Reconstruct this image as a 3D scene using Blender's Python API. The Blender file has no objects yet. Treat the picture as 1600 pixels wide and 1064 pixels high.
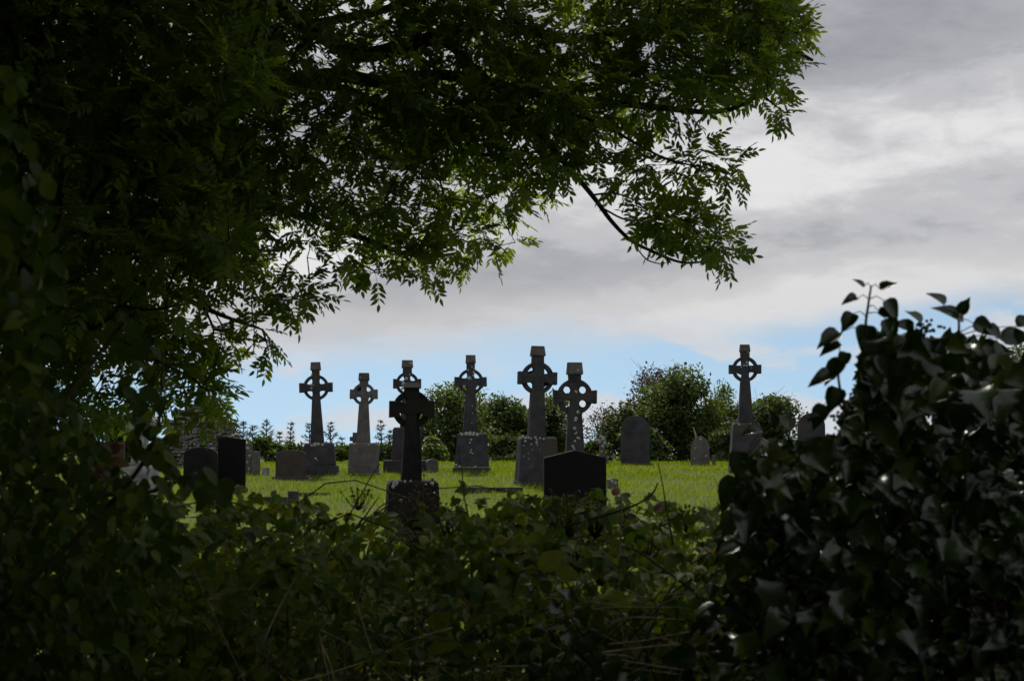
import bpy, bmesh, math, random
import numpy as np
from mathutils import Vector, Matrix

random.seed(7)
RNG = np.random.default_rng(11)
scene = bpy.context.scene
COL = scene.collection
R = math.radians

# ------------------------------------------------------------------ camera
F = 1600 * 50 / 36          # focal length in photo pixels
HORIZON = 700.0             # photo row of the horizon
CAM = np.array([0.0, 0.0, 1.3])
TILT = math.atan((HORIZON - 532) / F)
cam_d = bpy.data.cameras.new('camera')
cam = bpy.data.objects.new('camera', cam_d)
COL.objects.link(cam)
cam.location = CAM
cam.rotation_euler = (R(90) + TILT, 0, 0)
cam_d.lens = 50
cam_d.sensor_width = 36
cam_d.clip_start = 0.1
cam_d.clip_end = 9000
cam_d.dof.use_dof = True
cam_d.dof.focus_distance = 26
cam_d.dof.aperture_fstop = 8.0
scene.camera = cam

# ------------------------------------------------------------------ sky, sun, exposure
SUN_EL, SUN_ROT = R(55), R(-8)      # sun high behind the crosses, the ash between it and the lane
world = bpy.data.worlds.new('World')
scene.world = world
world.use_nodes = True


def build_world():
    nt = world.node_tree
    N, L = nt.nodes, nt.links
    N.clear()
    out = N.new('ShaderNodeOutputWorld')
    bg = N.new('ShaderNodeBackground')
    L.new(bg.outputs[0], out.inputs[0])

    def math_n(op, a=None, b=None, clamp=False):
        n = N.new('ShaderNodeMath')
        n.operation = op
        n.use_clamp = clamp
        for i, v in enumerate((a, b)):
            if v is None:
                continue
            if isinstance(v, (int, float)):
                n.inputs[i].default_value = v
            else:
                L.new(v, n.inputs[i])
        return n.outputs[0]

    def ramp(v, stops):
        n = N.new('ShaderNodeValToRGB')
        n.color_ramp.interpolation = 'EASE'
        e = n.color_ramp.elements
        while len(e) < len(stops):
            e.new(0.5)
        for el, (p, c) in zip(e, stops):
            el.position = p
            el.color = (c, c, c, 1) if isinstance(c, (int, float)) else (*c, 1)
        L.new(v, n.inputs[0])
        return n.outputs[0]

    def noise(vec, scale, detail, rough=0.55, dist=0.0, off=(0, 0, 0)):
        m = N.new('ShaderNodeMapping')
        m.inputs['Location'].default_value = off
        L.new(vec, m.inputs['Vector'])
        n = N.new('ShaderNodeTexNoise')
        n.inputs['Scale'].default_value = scale
        n.inputs['Detail'].default_value = detail
        n.inputs['Roughness'].default_value = rough
        n.inputs['Distortion'].default_value = dist
        L.new(m.outputs[0], n.inputs['Vector'])
        return n.outputs['Fac']

    def mixc(f, a, b):
        n = N.new('ShaderNodeMix')
        n.data_type = 'RGBA'
        L.new(f, n.inputs['Factor'])
        for k, v in ((6, a), (7, b)):
            if isinstance(v, tuple):
                n.inputs[k].default_value = (*v, 1)
            else:
                L.new(v, n.inputs[k])
        return n.outputs[2]

    sky = N.new('ShaderNodeTexSky')
    sky.sky_type = 'NISHITA'
    sky.sun_disc = False
    sky.sun_elevation = SUN_EL
    sky.sun_rotation = SUN_ROT
    sky.air_density = 1.0
    sky.dust_density = 0.6
    sky.ozone_density = 1.6
    tc = N.new('ShaderNodeTexCoord')
    lift = N.new('ShaderNodeVectorMath')
    lift.inputs[1].default_value = (0, 0, 0.22)     # clear washed air: the blue starts low
    L.new(tc.outputs['Generated'], lift.inputs[0])
    L.new(lift.outputs[0], sky.inputs[0])
    gain = N.new('ShaderNodeVectorMath')
    gain.operation = 'MULTIPLY'
    gain.inputs[1].default_value = SKY_GAIN
    L.new(sky.outputs[0], gain.inputs[0])

    sep = N.new('ShaderNodeSeparateXYZ')
    L.new(tc.outputs['Generated'], sep.inputs[0])
    z = math_n('MAXIMUM', sep.outputs[2], 0.0)
    # a flat cloud deck seen in perspective
    den = math_n('ADD', z, 0.10)
    comb = N.new('ShaderNodeCombineXYZ')
    L.new(math_n('DIVIDE', sep.outputs[0], den), comb.inputs[0])
    L.new(math_n('DIVIDE', sep.outputs[1], den), comb.inputs[1])
    deck = comb.outputs[0]
    # billowing in direction space for the low banks
    mp = N.new('ShaderNodeMapping')
    mp.inputs['Scale'].default_value = (1.0, 1.0, 2.6)
    L.new(tc.outputs['Generated'], mp.inputs['Vector'])
    dirv = mp.outputs[0]

    n_big = noise(deck, 0.62, 5, 0.5, 0.25, CLOUD_OFF)
    n_fine = noise(dirv, 7.0, 7, 0.58, 0.2, (3.1, 0.4, 1.7))
    n_mid = noise(dirv, 17.0, 6, 0.62, 0.3, (7.1, 1.4, 0.7))
    n_edge = noise(dirv, 3.2, 5, 0.55, 0.15, (0.6, 2.0, 5.2))
    n_low = noise(dirv, 8.5, 6, 0.55, 0.25, LOW_OFF)

    # deck edge: clear strip below, unbroken cloud above
    slope = math_n('MULTIPLY', sep.outputs[0], 0.055)
    e = math_n('SUBTRACT', z, slope)
    e = math_n('ADD', e, math_n('MULTIPLY', math_n('SUBTRACT', n_edge, 0.5), 0.085))
    e = math_n('ADD', e, math_n('MULTIPLY', math_n('SUBTRACT', n_fine, 0.5), 0.030))
    cover = ramp(math_n('MULTIPLY', math_n('SUBTRACT', e, 0.056), 30.0, True), [(0, 0.0), (1, 1.0)])
    # small bright banks low in the clear strip
    lo = math_n('ADD', math_n('MULTIPLY', z, -7.5), math_n('MULTIPLY', sep.outputs[0], 0.9))
    lo = math_n('ADD', lo, math_n('ADD', math_n('MULTIPLY', n_low, 2.6), -0.84))
    low = ramp(math_n('MULTIPLY', math_n('SUBTRACT', lo, 0.16), 4.0, True), [(0, 0.0), (1, 1.0)])
    # brightness of the deck: grey bellies, brighter thin places, bright lower rim
    # the deck is drawn out in rolls
    ph = math_n('SUBTRACT', z, math_n('MULTIPLY', sep.outputs[0], 0.13))
    ph = math_n('ADD', ph, math_n('MULTIPLY', math_n('SUBTRACT', n_edge, 0.5), 0.10))
    ph = math_n('ADD', math_n('MULTIPLY', math_n('LOGARITHM', math_n('MAXIMUM', math_n('ADD', ph, 0.10), 0.01), math.e), 13.6), ROLL)
    roll = math_n('MULTIPLY', math_n('SINE', ph), 0.13)
    t = math_n('ADD', n_big, math_n('MULTIPLY', math_n('SUBTRACT', n_fine, 0.5), 0.62))
    t = math_n('ADD', t, math_n('MULTIPLY', math_n('SUBTRACT', n_mid, 0.5), 0.46))
    t = math_n('ADD', t, roll)
    belly = ramp(t, [(0.16, (0.330, 0.340, 0.375)), (0.36, (0.415, 0.42, 0.45)), (0.50, (0.535, 0.537, 0.56)), (0.74, (0.78, 0.78, 0.785))])
    rim = ramp(math_n('MULTIPLY', math_n('SUBTRACT', e, 0.060), 15.0, True), [(0.0, 1.0), (0.45, 0.75), (1.0, 0.0)])
    deck_c = mixc(math_n('MULTIPLY', rim, 0.75), belly, (0.66, 0.65, 0.65))
    col = mixc(math_n('MULTIPLY', low, 0.8), gain.outputs[0], (0.66, 0.665, 0.69))
    col = mixc(cover, col, deck_c)
    L.new(col, bg.inputs['Color'])
    bg.inputs['Strength'].default_value = 1.0


SKY_GAIN = (0.125, 0.128, 0.112)
CLOUD_OFF = (1.3, 0.2, 0.0)
LOW_OFF = (0.2, 0.3, 4.1)
ROLL = 25.9
build_world()

sun_d = bpy.data.lights.new('sun', 'SUN')
sun_d.energy = 4.8
sun_d.angle = R(6)
sun_d.color = (1.0, 0.95, 0.86)
sun = bpy.data.objects.new('sun', sun_d)
COL.objects.link(sun)
sd = Vector((math.sin(SUN_ROT) * math.cos(SUN_EL), math.cos(SUN_ROT) * math.cos(SUN_EL), math.sin(SUN_EL)))
sun.rotation_euler = (-sd).to_track_quat('-Z', 'Y').to_euler()

scene.view_settings.view_transform = 'Standard'
scene.view_settings.look = 'None'
scene.view_settings.exposure = 0.0
scene.view_settings.gamma = 1.0
scene.render.engine = 'CYCLES'
cy = scene.cycles
cy.max_bounces = 8
cy.diffuse_bounces = 4
cy.glossy_bounces = 2
cy.transmission_bounces = 4
cy.transparent_max_bounces = 4
cy.use_adaptive_sampling = True
cy.adaptive_threshold = 0.02
cy.use_denoising = True
cy.sample_clamp_indirect = 4.0
cy.caustics_reflective = False
cy.caustics_refractive = False


# ------------------------------------------------------------------ terrain height and photo helpers
GY = np.array([-60, 6.5, 12, 22, 38, 46, 60, 120, 400, 4500.0])
GZ = np.array([-.38, -.38, -.27, 0, .65, .80, .40, -3.0, -12, -15.0])


def ground_z(x, y):
    base = np.interp(y, GY, GZ)
    w = np.clip((np.asarray(y) - 8) / 8, 0, 1)
    return base + w * (0.05 * np.sin(x * 0.55 + 1.0) * np.cos(y * 0.37) + 0.03 * np.sin(x * 1.7 + y * 1.1))


def P(px, py, d):
    """the point at distance d along +Y that the photo shows at pixel (px, py)"""
    u, v = (px - 800) / F, (532 - py) / F
    ct, st = math.cos(TILT), math.sin(TILT)
    k = d / (ct - v * st)
    return np.array([u * k, d, CAM[2] + (st + v * ct) * k])


def proj(p):
    """photo pixels and depth of points (n,3)"""
    q = np.atleast_2d(p) - CAM
    ct, st = math.cos(TILT), math.sin(TILT)
    f = q[:, 1] * ct + q[:, 2] * st
    up = -q[:, 1] * st + q[:, 2] * ct
    f_ = np.where(np.abs(f) < 1e-6, 1e-6, f)
    return 800 + F * q[:, 0] / f_, 532 - F * up / f_, f


def stand(px, py):
    """point of the terrain seen at (px, py)"""
    for d in np.arange(8, 47, 0.05):
        p = P(px, py, d)
        if p[2] <= ground_z(p[0], d):
            return p
    p = P(px, py, 47)
    p[2] = ground_z(p[0], 47)
    return p


# ------------------------------------------------------------------ object helpers
def tag(o, label=None, cat=None, group=None, kind=None):
    if label:
        o['label'] = label
    if cat:
        o['category'] = cat
    if group:
        o['group'] = group
    if kind:
        o['kind'] = kind
    return o


def empty(name, loc, label, cat, group=None, rz=0.0):
    o = bpy.data.objects.new(name, None)
    o.empty_display_size = 0.2
    COL.objects.link(o)
    o.location = loc
    o.rotation_euler = (0, 0, rz)
    return tag(o, label, cat, group)


def link(name, me, parent=None, mat=None, smooth=False):
    o = bpy.data.objects.new(name, me)
    COL.objects.link(o)
    if mat is not None and not me.materials:
        me.materials.append(mat)
    if parent is not None:
        o.parent = parent
    if smooth and len(me.polygons):
        me.polygons.foreach_set('use_smooth', np.ones(len(me.polygons), dtype=bool))
    return o


def tri_mesh(name, V, T, attrs=None):
    """mesh from vertex array and triangle array; attrs: per-vertex floats"""
    V = np.asarray(V, dtype=np.float32)
    T = np.asarray(T, dtype=np.int32)
    me = bpy.data.meshes.new(name)
    me.vertices.add(len(V))
    me.vertices.foreach_set('co', V.ravel())
    me.loops.add(T.size)
    me.loops.foreach_set('vertex_index', T.ravel())
    me.polygons.add(len(T))
    me.polygons.foreach_set('loop_start', np.arange(0, T.size, 3, dtype=np.int32))
    me.polygons.foreach_set('loop_total', np.full(len(T), 3, dtype=np.int32))
    me.update(calc_edges=True)
    for k, a in (attrs or {}).items():
        at = me.attributes.new(k, 'FLOAT', 'POINT')
        at.data.foreach_set('value', np.asarray(a, dtype=np.float32))
    return me


def bm_mesh(name, bm):
    me = bpy.data.meshes.new(name)
    bmesh.ops.recalc_face_normals(bm, faces=bm.faces)
    bm.to_mesh(me)
    bm.free()
    return me


def tube_arrays(paths, sides=5):
    """paths: list of (points (n,3), radii (n,)) -> V, T"""
    VV, TT, off = [], [], 0
    ang = np.linspace(0, 2 * np.pi, sides, endpoint=False)
    for pts, rad in paths:
        pts = np.asarray(pts, float)
        n = len(pts)
        tan = np.gradient(pts, axis=0)
        tan /= np.linalg.norm(tan, axis=1, keepdims=True) + 1e-9
        ref = np.array([0.31, 0.17, 0.93]) if abs(tan[0, 2]) < 0.9 else np.array([1.0, 0.1, 0.0])
        a = np.cross(tan, ref)
        a /= np.linalg.norm(a, axis=1, keepdims=True) + 1e-9
        b = np.cross(tan, a)
        ring = pts[:, None, :] + np.asarray(rad)[:, None, None] * (np.cos(ang)[None, :, None] * a[:, None, :] + np.sin(ang)[None, :, None] * b[:, None, :])
        VV.append(ring.reshape(-1, 3))
        i = np.arange(n - 1)[:, None] * sides + np.arange(sides)[None, :]
        j = np.arange(n - 1)[:, None] * sides + (np.arange(sides)[None, :] + 1) % sides
        q = np.stack([i, j, j + sides, i + sides], -1).reshape(-1, 4) + off
        TT.append(q[:, [0, 1, 2]])
        TT.append(q[:, [0, 2, 3]])
        cap = np.array([[0, k + 1, k] for k in range(1, sides - 1)])
        TT.append(cap + off)
        TT.append(cap[:, ::-1] + off + (n - 1) * sides)
        off += n * sides
    return np.concatenate(VV), np.concatenate(TT)


def smooth_path(ctrl, n_per=6):
    """Catmull-Rom through control points"""
    c = np.asarray(ctrl, float)
    c = np.vstack([2 * c[0] - c[1], c, 2 * c[-1] - c[-2]])
    out = []
    for i in range(1, len(c) - 2):
        for t in np.linspace(0, 1, n_per, endpoint=False):
            p0, p1, p2, p3 = c[i - 1:i + 3]
            out.append(0.5 * (2 * p1 + (p2 - p0) * t + (2 * p0 - 5 * p1 + 4 * p2 - p3) * t * t + (3 * p1 - p0 - 3 * p2 + p3) * t ** 3))
    out.append(c[-2])
    return np.array(out)


def tube_obj(name, ctrl, r0, r1, parent, mat, sides=6, n_per=6, origin=None):
    pts = smooth_path(ctrl, n_per)
    if origin is not None:
        pts = pts - np.asarray(origin)
    rad = np.linspace(r0, r1, len(pts))
    V, T = tube_arrays([(pts, rad)], sides)
    return link(name, tri_mesh(name, V, T), parent, mat, True)


# ------------------------------------------------------------------ materials
def new_mat(name):
    m = bpy.data.materials.new(name)
    m.use_nodes = True
    nt = m.node_tree
    nt.nodes.clear()
    out = nt.nodes.new('ShaderNodeOutputMaterial')
    return m, nt.nodes, nt.links, out


def leaf_mat(name, dark, light, warm, rough=0.45, spec=0.4, trans=0.35, trans_tint=(1.5, 1.35, 0.45), coat=0.0):
    """leaf: per-leaf shade from the 'tint' attribute (foliage) or the object's random number (single leaves)"""
    m, N, L, out = new_mat(name)
    at = N.new('ShaderNodeAttribute')
    at.attribute_name = 'tint'
    oi = N.new('ShaderNodeObjectInfo')
    add = N.new('ShaderNodeMath')
    add.operation = 'ADD'
    L.new(at.outputs['Fac'], add.inputs[0])
    L.new(oi.outputs['Random'], add.inputs[1])
    fr = N.new('ShaderNodeMath')
    fr.operation = 'FRACT'
    L.new(add.outputs[0], fr.inputs[0])
    rp = N.new('ShaderNodeValToRGB')
    e = rp.color_ramp.elements
    e[0].position, e[0].color = 0.0, (*dark, 1)
    e[1].position, e[1].color = 0.80, (*light, 1)
    n = e.new(1.0)
    n.color = (*warm, 1)
    L.new(fr.outputs[0], rp.inputs[0])
    # blotchy variation inside the leaf
    tc = N.new('ShaderNodeTexCoord')
    nz = N.new('ShaderNodeTexNoise')
    nz.inputs['Scale'].default_value = 38
    nz.inputs['Detail'].default_value = 3
    L.new(tc.outputs['Object'], nz.inputs['Vector'])
    mr = N.new('ShaderNodeMapRange')
    mr.inputs['To Min'].default_value = 0.72
    mr.inputs['To Max'].default_value = 1.28
    L.new(nz.outputs['Fac'], mr.inputs['Value'])
    mul = N.new('ShaderNodeVectorMath')
    mul.operation = 'SCALE'
    L.new(rp.outputs[0], mul.inputs[0])
    L.new(mr.outputs[0], mul.inputs['Scale'])
    p = N.new('ShaderNodeBsdfPrincipled')
    L.new(mul.outputs[0], p.inputs['Base Color'])
    p.inputs['Roughness'].default_value = rough
    p.inputs['Specular IOR Level'].default_value = spec
    p.inputs['Coat Weight'].default_value = coat
    p.inputs['Coat Roughness'].default_value = 0.18
    tr = N.new('ShaderNodeBsdfTranslucent')
    tm = N.new('ShaderNodeVectorMath')
    tm.operation = 'MULTIPLY'
    tm.inputs[1].default_value = trans_tint
    L.new(mul.outputs[0], tm.inputs[0])
    L.new(tm.outputs[0], tr.inputs['Color'])
    mx = N.new('ShaderNodeMixShader')
    mx.inputs[0].default_value = trans
    L.new(p.outputs[0], mx.inputs[1])
    L.new(tr.outputs[0], mx.inputs[2])
    L.new(mx.outputs[0], out.inputs['Surface'])
    return m


def rough_mat(name, c0, c1, scale=6.0, detail=6, rough=0.9, bump=0.3, bscale=None, c2=None, spot=0.0, spot_c=(0.42, 0.43, 0.40), spot_scale=9.0, spec=0.12, stretch=None):
    """mottled matt surface: noise between c0 and c1, c2 in patches, optional pale lichen spots"""
    m, N, L, out = new_mat(name)
    tc = N.new('ShaderNodeTexCoord')
    oi = N.new('ShaderNodeObjectInfo')
    ofs = N.new('ShaderNodeVectorMath')
    ofs.operation = 'SCALE'
    ofs.inputs[0].default_value = (13.0, 7.0, 5.0)
    L.new(oi.outputs['Random'], ofs.inputs['Scale'])
    ad = N.new('ShaderNodeVectorMath')
    L.new(tc.outputs['Object'], ad.inputs[0])
    L.new(ofs.outputs[0], ad.inputs[1])
    vec = ad.outputs[0]
    if stretch:
        mp = N.new('ShaderNodeMapping')
        mp.inputs['Scale'].default_value = stretch
        L.new(vec, mp.inputs['Vector'])
        vec = mp.outputs[0]

    def noise(s, d, r=0.6):
        n = N.new('ShaderNodeTexNoise')
        n.inputs['Scale'].default_value = s
        n.inputs['Detail'].default_value = d
        n.inputs['Roughness'].default_value = r
        L.new(vec, n.inputs['Vector'])
        return n.outputs['Fac']

    rp = N.new('ShaderNodeValToRGB')
    e = rp.color_ramp.elements
    e[0].position, e[0].color = 0.32, (*c0, 1)
    e[1].position, e[1].color = 0.68, (*c1, 1)
    L.new(noise(scale, detail), rp.inputs[0])
    col = rp.outputs[0]

    def over(fac, colr):
        nonlocal col
        mx = N.new('ShaderNodeMix')
        mx.data_type = 'RGBA'
        L.new(fac, mx.inputs['Factor'])
        L.new(col, mx.inputs[6])
        mx.inputs[7].default_value = (*colr, 1)
        col = mx.outputs[2]

    if c2:
        r2 = N.new('ShaderNodeValToRGB')
        r2.color_ramp.elements[0].position = 0.50
        r2.color_ramp.elements[1].position = 0.66
        L.new(noise(scale * 0.45, 5), r2.inputs[0])
        over(r2.outputs[0], c2)
    if spot > 0:
        vo = N.new('ShaderNodeTexVoronoi')
        vo.inputs['Scale'].default_value = spot_scale
        L.new(vec, vo.inputs['Vector'])
        r3 = N.new('ShaderNodeValToRGB')
        r3.color_ramp.elements[0].position = spot * 0.8
        r3.color_ramp.elements[0].color = (1, 1, 1, 1)
        r3.color_ramp.elements[1].position = spot
        r3.color_ramp.elements[1].color = (0, 0, 0, 1)
        L.new(vo.outputs['Distance'], r3.inputs[0])
        r4 = N.new('ShaderNodeValToRGB')
        r4.color_ramp.elements[0].position = 0.50
        r4.color_ramp.elements[1].position = 0.58
        L.new(noise(2.6, 3), r4.inputs[0])
        mm = N.new('ShaderNodeMath')
        mm.operation = 'MULTIPLY'
        L.new(r3.outputs[0], mm.inputs[0])
        L.new(r4.outputs[0], mm.inputs[1])
        over(mm.outputs[0], spot_c)
    p = N.new('ShaderNodeBsdfPrincipled')
    p.inputs['Roughness'].default_value = rough
    p.inputs['Specular IOR Level'].default_value = spec
    L.new(col, p.inputs['Base Color'])
    if bump:
        b = N.new('ShaderNodeBump')
        b.inputs['Strength'].default_value = bump
        b.inputs['Distance'].default_value = 0.02
        L.new(noise(bscale or scale * 3, 6, 0.7), b.inputs['Height'])
        L.new(b.outputs[0], p.inputs['Normal'])
    L.new(p.outputs[0], out.inputs['Surface'])
    return m


M = {}
M['ground'] = rough_mat('ground_soil_and_turf', (0.035, 0.055, 0.010), (0.065, 0.095, 0.016), 0.9, 8, 0.95, 0.6, 12, c2=(0.06, 0.055, 0.03))
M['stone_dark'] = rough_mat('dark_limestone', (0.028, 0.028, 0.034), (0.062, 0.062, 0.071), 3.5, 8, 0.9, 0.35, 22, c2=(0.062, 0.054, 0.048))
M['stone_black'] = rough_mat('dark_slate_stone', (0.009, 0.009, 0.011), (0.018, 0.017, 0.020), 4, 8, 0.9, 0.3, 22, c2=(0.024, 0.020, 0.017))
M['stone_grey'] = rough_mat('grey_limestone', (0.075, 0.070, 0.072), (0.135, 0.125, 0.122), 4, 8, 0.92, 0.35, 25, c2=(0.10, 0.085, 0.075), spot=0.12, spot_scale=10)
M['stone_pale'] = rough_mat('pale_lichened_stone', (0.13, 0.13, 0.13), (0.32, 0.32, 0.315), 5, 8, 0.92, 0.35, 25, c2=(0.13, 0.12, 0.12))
M['stone_brown'] = rough_mat('brown_lichened_stone', (0.045, 0.034, 0.030), (0.075, 0.057, 0.050), 5, 8, 0.95, 0.5, 25, c2=(0.07, 0.062, 0.05))
M['cap_stone'] = rough_mat('weathered_cap_stone', (0.060, 0.052, 0.048), (0.115, 0.10, 0.092), 6, 8, 0.92, 0.3, 25, c2=(0.055, 0.045, 0.04), spot=0.14, spot_scale=12)
M['granite'] = rough_mat('polished_black_granite', (0.004, 0.004, 0.005), (0.008, 0.008, 0.009), 60, 3, 0.4, 0.0, spec=0.12)
M['lichen'] = rough_mat('white_lichen', (0.22, 0.23, 0.22), (0.46, 0.46, 0.44), 30, 5, 0.95, 0.5, 60)
M['rubble'] = rough_mat('rubble_stone', (0.06, 0.056, 0.052), (0.17, 0.16, 0.15), 5, 8, 0.95, 0.6, 14, c2=(0.30, 0.29, 0.27))
M['mortar'] = rough_mat('lime_mortar', (0.05, 0.046, 0.042), (0.10, 0.094, 0.086), 8, 6, 0.95, 0.5, 30)
M['bark'] = rough_mat('ash_bark', (0.030, 0.027, 0.023), (0.070, 0.063, 0.052), 14, 8, 0.9, 0.7, 30, stretch=(1, 1, 0.35))
M['twig'] = rough_mat('dark_twig_bark', (0.018, 0.016, 0.014), (0.036, 0.032, 0.026), 20, 5, 0.8, 0.2)
M['cane'] = rough_mat('dry_brown_cane', (0.17, 0.13, 0.09), (0.36, 0.29, 0.21), 24, 6, 0.75, 0.3)
M['stem_green'] = rough_mat('green_brown_stem', (0.035, 0.035, 0.016), (0.07, 0.055, 0.028), 20, 5, 0.7, 0.2)
M['bud'] = rough_mat('brown_bramble_bud', (0.07, 0.055, 0.026), (0.15, 0.12, 0.06), 60, 4, 0.8, 0.2)
M['ash_leaf'] = leaf_mat('ash_leaf', (0.046, 0.082, 0.018), (0.094, 0.148, 0.026), (0.145, 0.190, 0.030), 0.5, 0.3, 0.62, (2.0, 1.8, 0.65))
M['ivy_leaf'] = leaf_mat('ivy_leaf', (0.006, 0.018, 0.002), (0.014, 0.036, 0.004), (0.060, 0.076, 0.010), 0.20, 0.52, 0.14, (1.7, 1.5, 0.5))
M['bramble_leaf'] = leaf_mat('bramble_leaf', (0.036, 0.070, 0.010), (0.082, 0.134, 0.016), (0.150, 0.165, 0.020), 0.5, 0.3, 0.52)
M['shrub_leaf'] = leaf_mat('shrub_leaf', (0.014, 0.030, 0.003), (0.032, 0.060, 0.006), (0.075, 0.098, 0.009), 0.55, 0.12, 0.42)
M['red_leaf'] = leaf_mat('red_leaf', (0.075, 0.032, 0.014), (0.10, 0.050, 0.016), (0.085, 0.055, 0.014), 0.6, 0.2, 0.3, (1.2, 1.0, 0.7))
M['yellow_leaf'] = leaf_mat('yellow_green_leaf', (0.11, 0.14, 0.016), (0.14, 0.17, 0.018), (0.13, 0.15, 0.016), 0.5, 0.2, 0.6, (1.4, 1.35, 0.5))
M['tree_mid'] = leaf_mat('tree_leaf_mid_green', (0.035, 0.062, 0.015), (0.062, 0.098, 0.021), (0.085, 0.112, 0.025), 0.6, 0.3, 0.42)
M['tree_dark'] = leaf_mat('tree_leaf_dark_green', (0.025, 0.046, 0.013), (0.045, 0.076, 0.018), (0.062, 0.090, 0.020), 0.6, 0.3, 0.36)
M['tree_light'] = leaf_mat('tree_leaf_pale_green', (0.056, 0.092, 0.022), (0.092, 0.138, 0.032), (0.11, 0.142, 0.036), 0.6, 0.3, 0.45)
M['tree_copper'] = leaf_mat('tree_leaf_copper', (0.040, 0.026, 0.018), (0.060, 0.040, 0.024), (0.055, 0.052, 0.022), 0.6, 0.3, 0.3, (1.4, 0.9, 0.6))
M['spruce'] = leaf_mat('spruce_needle', (0.016, 0.030, 0.014), (0.030, 0.050, 0.022), (0.040, 0.060, 0.026), 0.7, 0.2, 0.15)
M['grass'] = leaf_mat('grass_blade', (0.098, 0.155, 0.007), (0.168, 0.240, 0.013), (0.27, 0.27, 0.09), 0.85, 0.03, 0.5, (1.4, 1.35, 0.4))

# ------------------------------------------------------------------ the ground, one sheet out to the horizon
def build_ground():
    ys = np.concatenate([np.linspace(-60, 4, 18), np.linspace(5, 62, 90), np.linspace(66, 130, 16), np.geomspace(150, 4500, 14)])
    xs = np.concatenate([-np.geomspace(3000, 45, 10), np.linspace(-38, 38, 70), np.geomspace(45, 3000, 10)])
    X, Y = np.meshgrid(xs, ys)
    Z = ground_z(X, Y)
    V = np.stack([X, Y, Z], -1).reshape(-1, 3)
    nx, ny = len(xs), len(ys)
    i = (np.arange(ny - 1)[:, None] * nx + np.arange(nx - 1)[None, :]).ravel()
    T = np.concatenate([np.stack([i, i + 1, i + nx + 1], -1), np.stack([i, i + nx + 1, i + nx], -1)])
    o = link('ground', tri_mesh('ground', V, T), None, M['ground'], True)
    tag(o, 'gently rising grassy graveyard ground', None, None, 'structure')


build_ground()


# ------------------------------------------------------------------ stone pieces
def bevel_all(bm, w, seg=1):
    bmesh.ops.bevel(bm, geom=list(bm.edges), offset=w, segments=seg, affect='EDGES', profile=0.6)


def prism(outline, depth, bev=0.008, rough=0.0):
    """outline in (x, z), extruded along y (centred)"""
    bm = bmesh.new()
    vs = [bm.verts.new((x, -depth / 2, z)) for x, z in outline]
    f = bm.faces.new(vs)
    ex = bmesh.ops.extrude_face_region(bm, geom=[f])
    for v in ex['geom']:
        if isinstance(v, bmesh.types.BMVert):
            v.co.y += depth
    if bev:
        bevel_all(bm, bev)
    if rough:
        for v in bm.verts:
            v.co += Vector((random.gauss(0, rough), random.gauss(0, rough), random.gauss(0, rough)))
    return bm


def frustum(z0, z1, w0, w1, d0, d1, bev=0.012, shoulder=0.0, xo=0.0):
    """tapered block; shoulder = height of the chamfered top"""
    bm = bmesh.new()
    levels = [(z0, w0, d0)]
    if shoulder:
        k = (z1 - shoulder - z0) / (z1 - z0)
        levels.append((z1 - shoulder, w0 + (w1 - w0) * k, d0 + (d1 - d0) * k))
        levels.append((z1, w1 - shoulder * 1.5, d1 - shoulder * 1.5))
    else:
        levels.append((z1, w1, d1))
    rings = []
    for z, w, d in levels:
        rings.append([bm.verts.new((xo + sx * w / 2, sy * d / 2, z)) for sx, sy in ((-1, -1), (1, -1), (1, 1), (-1, 1))])
    bm.faces.new(rings[0][::-1])
    bm.faces.new(rings[-1])
    for a, b in zip(rings, rings[1:]):
        for k in range(4):
            bm.faces.new((a[k], a[(k + 1) % 4], b[(k + 1) % 4], b[k]))
    if bev:
        bevel_all(bm, bev)
    return bm


def plate_with_holes(outer, holes, depth, bev):
    """flat plate in XZ with holes, extruded along y"""
    cu = bpy.data.curves.new('plate', 'CURVE')
    cu.dimensions = '2D'
    cu.fill_mode = 'BOTH'
    for pts in [outer] + holes:
        s = cu.splines.new('POLY')
        s.points.add(len(pts) - 1)
        for q, (x, z) in zip(s.points, pts):
            q.co = (x, z, 0, 1)
        s.use_cyclic_u = True
    cu.extrude = depth / 2 - bev
    cu.bevel_depth = bev
    cu.bevel_resolution = 0
    cu.offset = -bev
    o = bpy.data.objects.new('plate', cu)
    COL.objects.link(o)
    dg = bpy.context.evaluated_depsgraph_get()
    me = bpy.data.meshes.new_from_object(o.evaluated_get(dg))
    bpy.data.objects.remove(o)
    bpy.data.curves.remove(cu)
    co = np.empty(len(me.vertices) * 3, dtype=np.float32)
    me.vertices.foreach_get('co', co)
    co = co.reshape(-1, 3)
    co = np.stack([co[:, 0], -co[:, 2], co[:, 1]], -1)
    me.vertices.foreach_set('co', co.ravel())
    me.update()
    me.materials.clear()
    return me


def chaikin(pts, k=2):
    p = np.asarray(pts, float)
    for _ in range(k):
        q = np.roll(p, -1, axis=0)
        p = np.stack([0.75 * p + 0.25 * q, 0.25 * p + 0.75 * q], 1).reshape(-1, 2)
    return p


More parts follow.
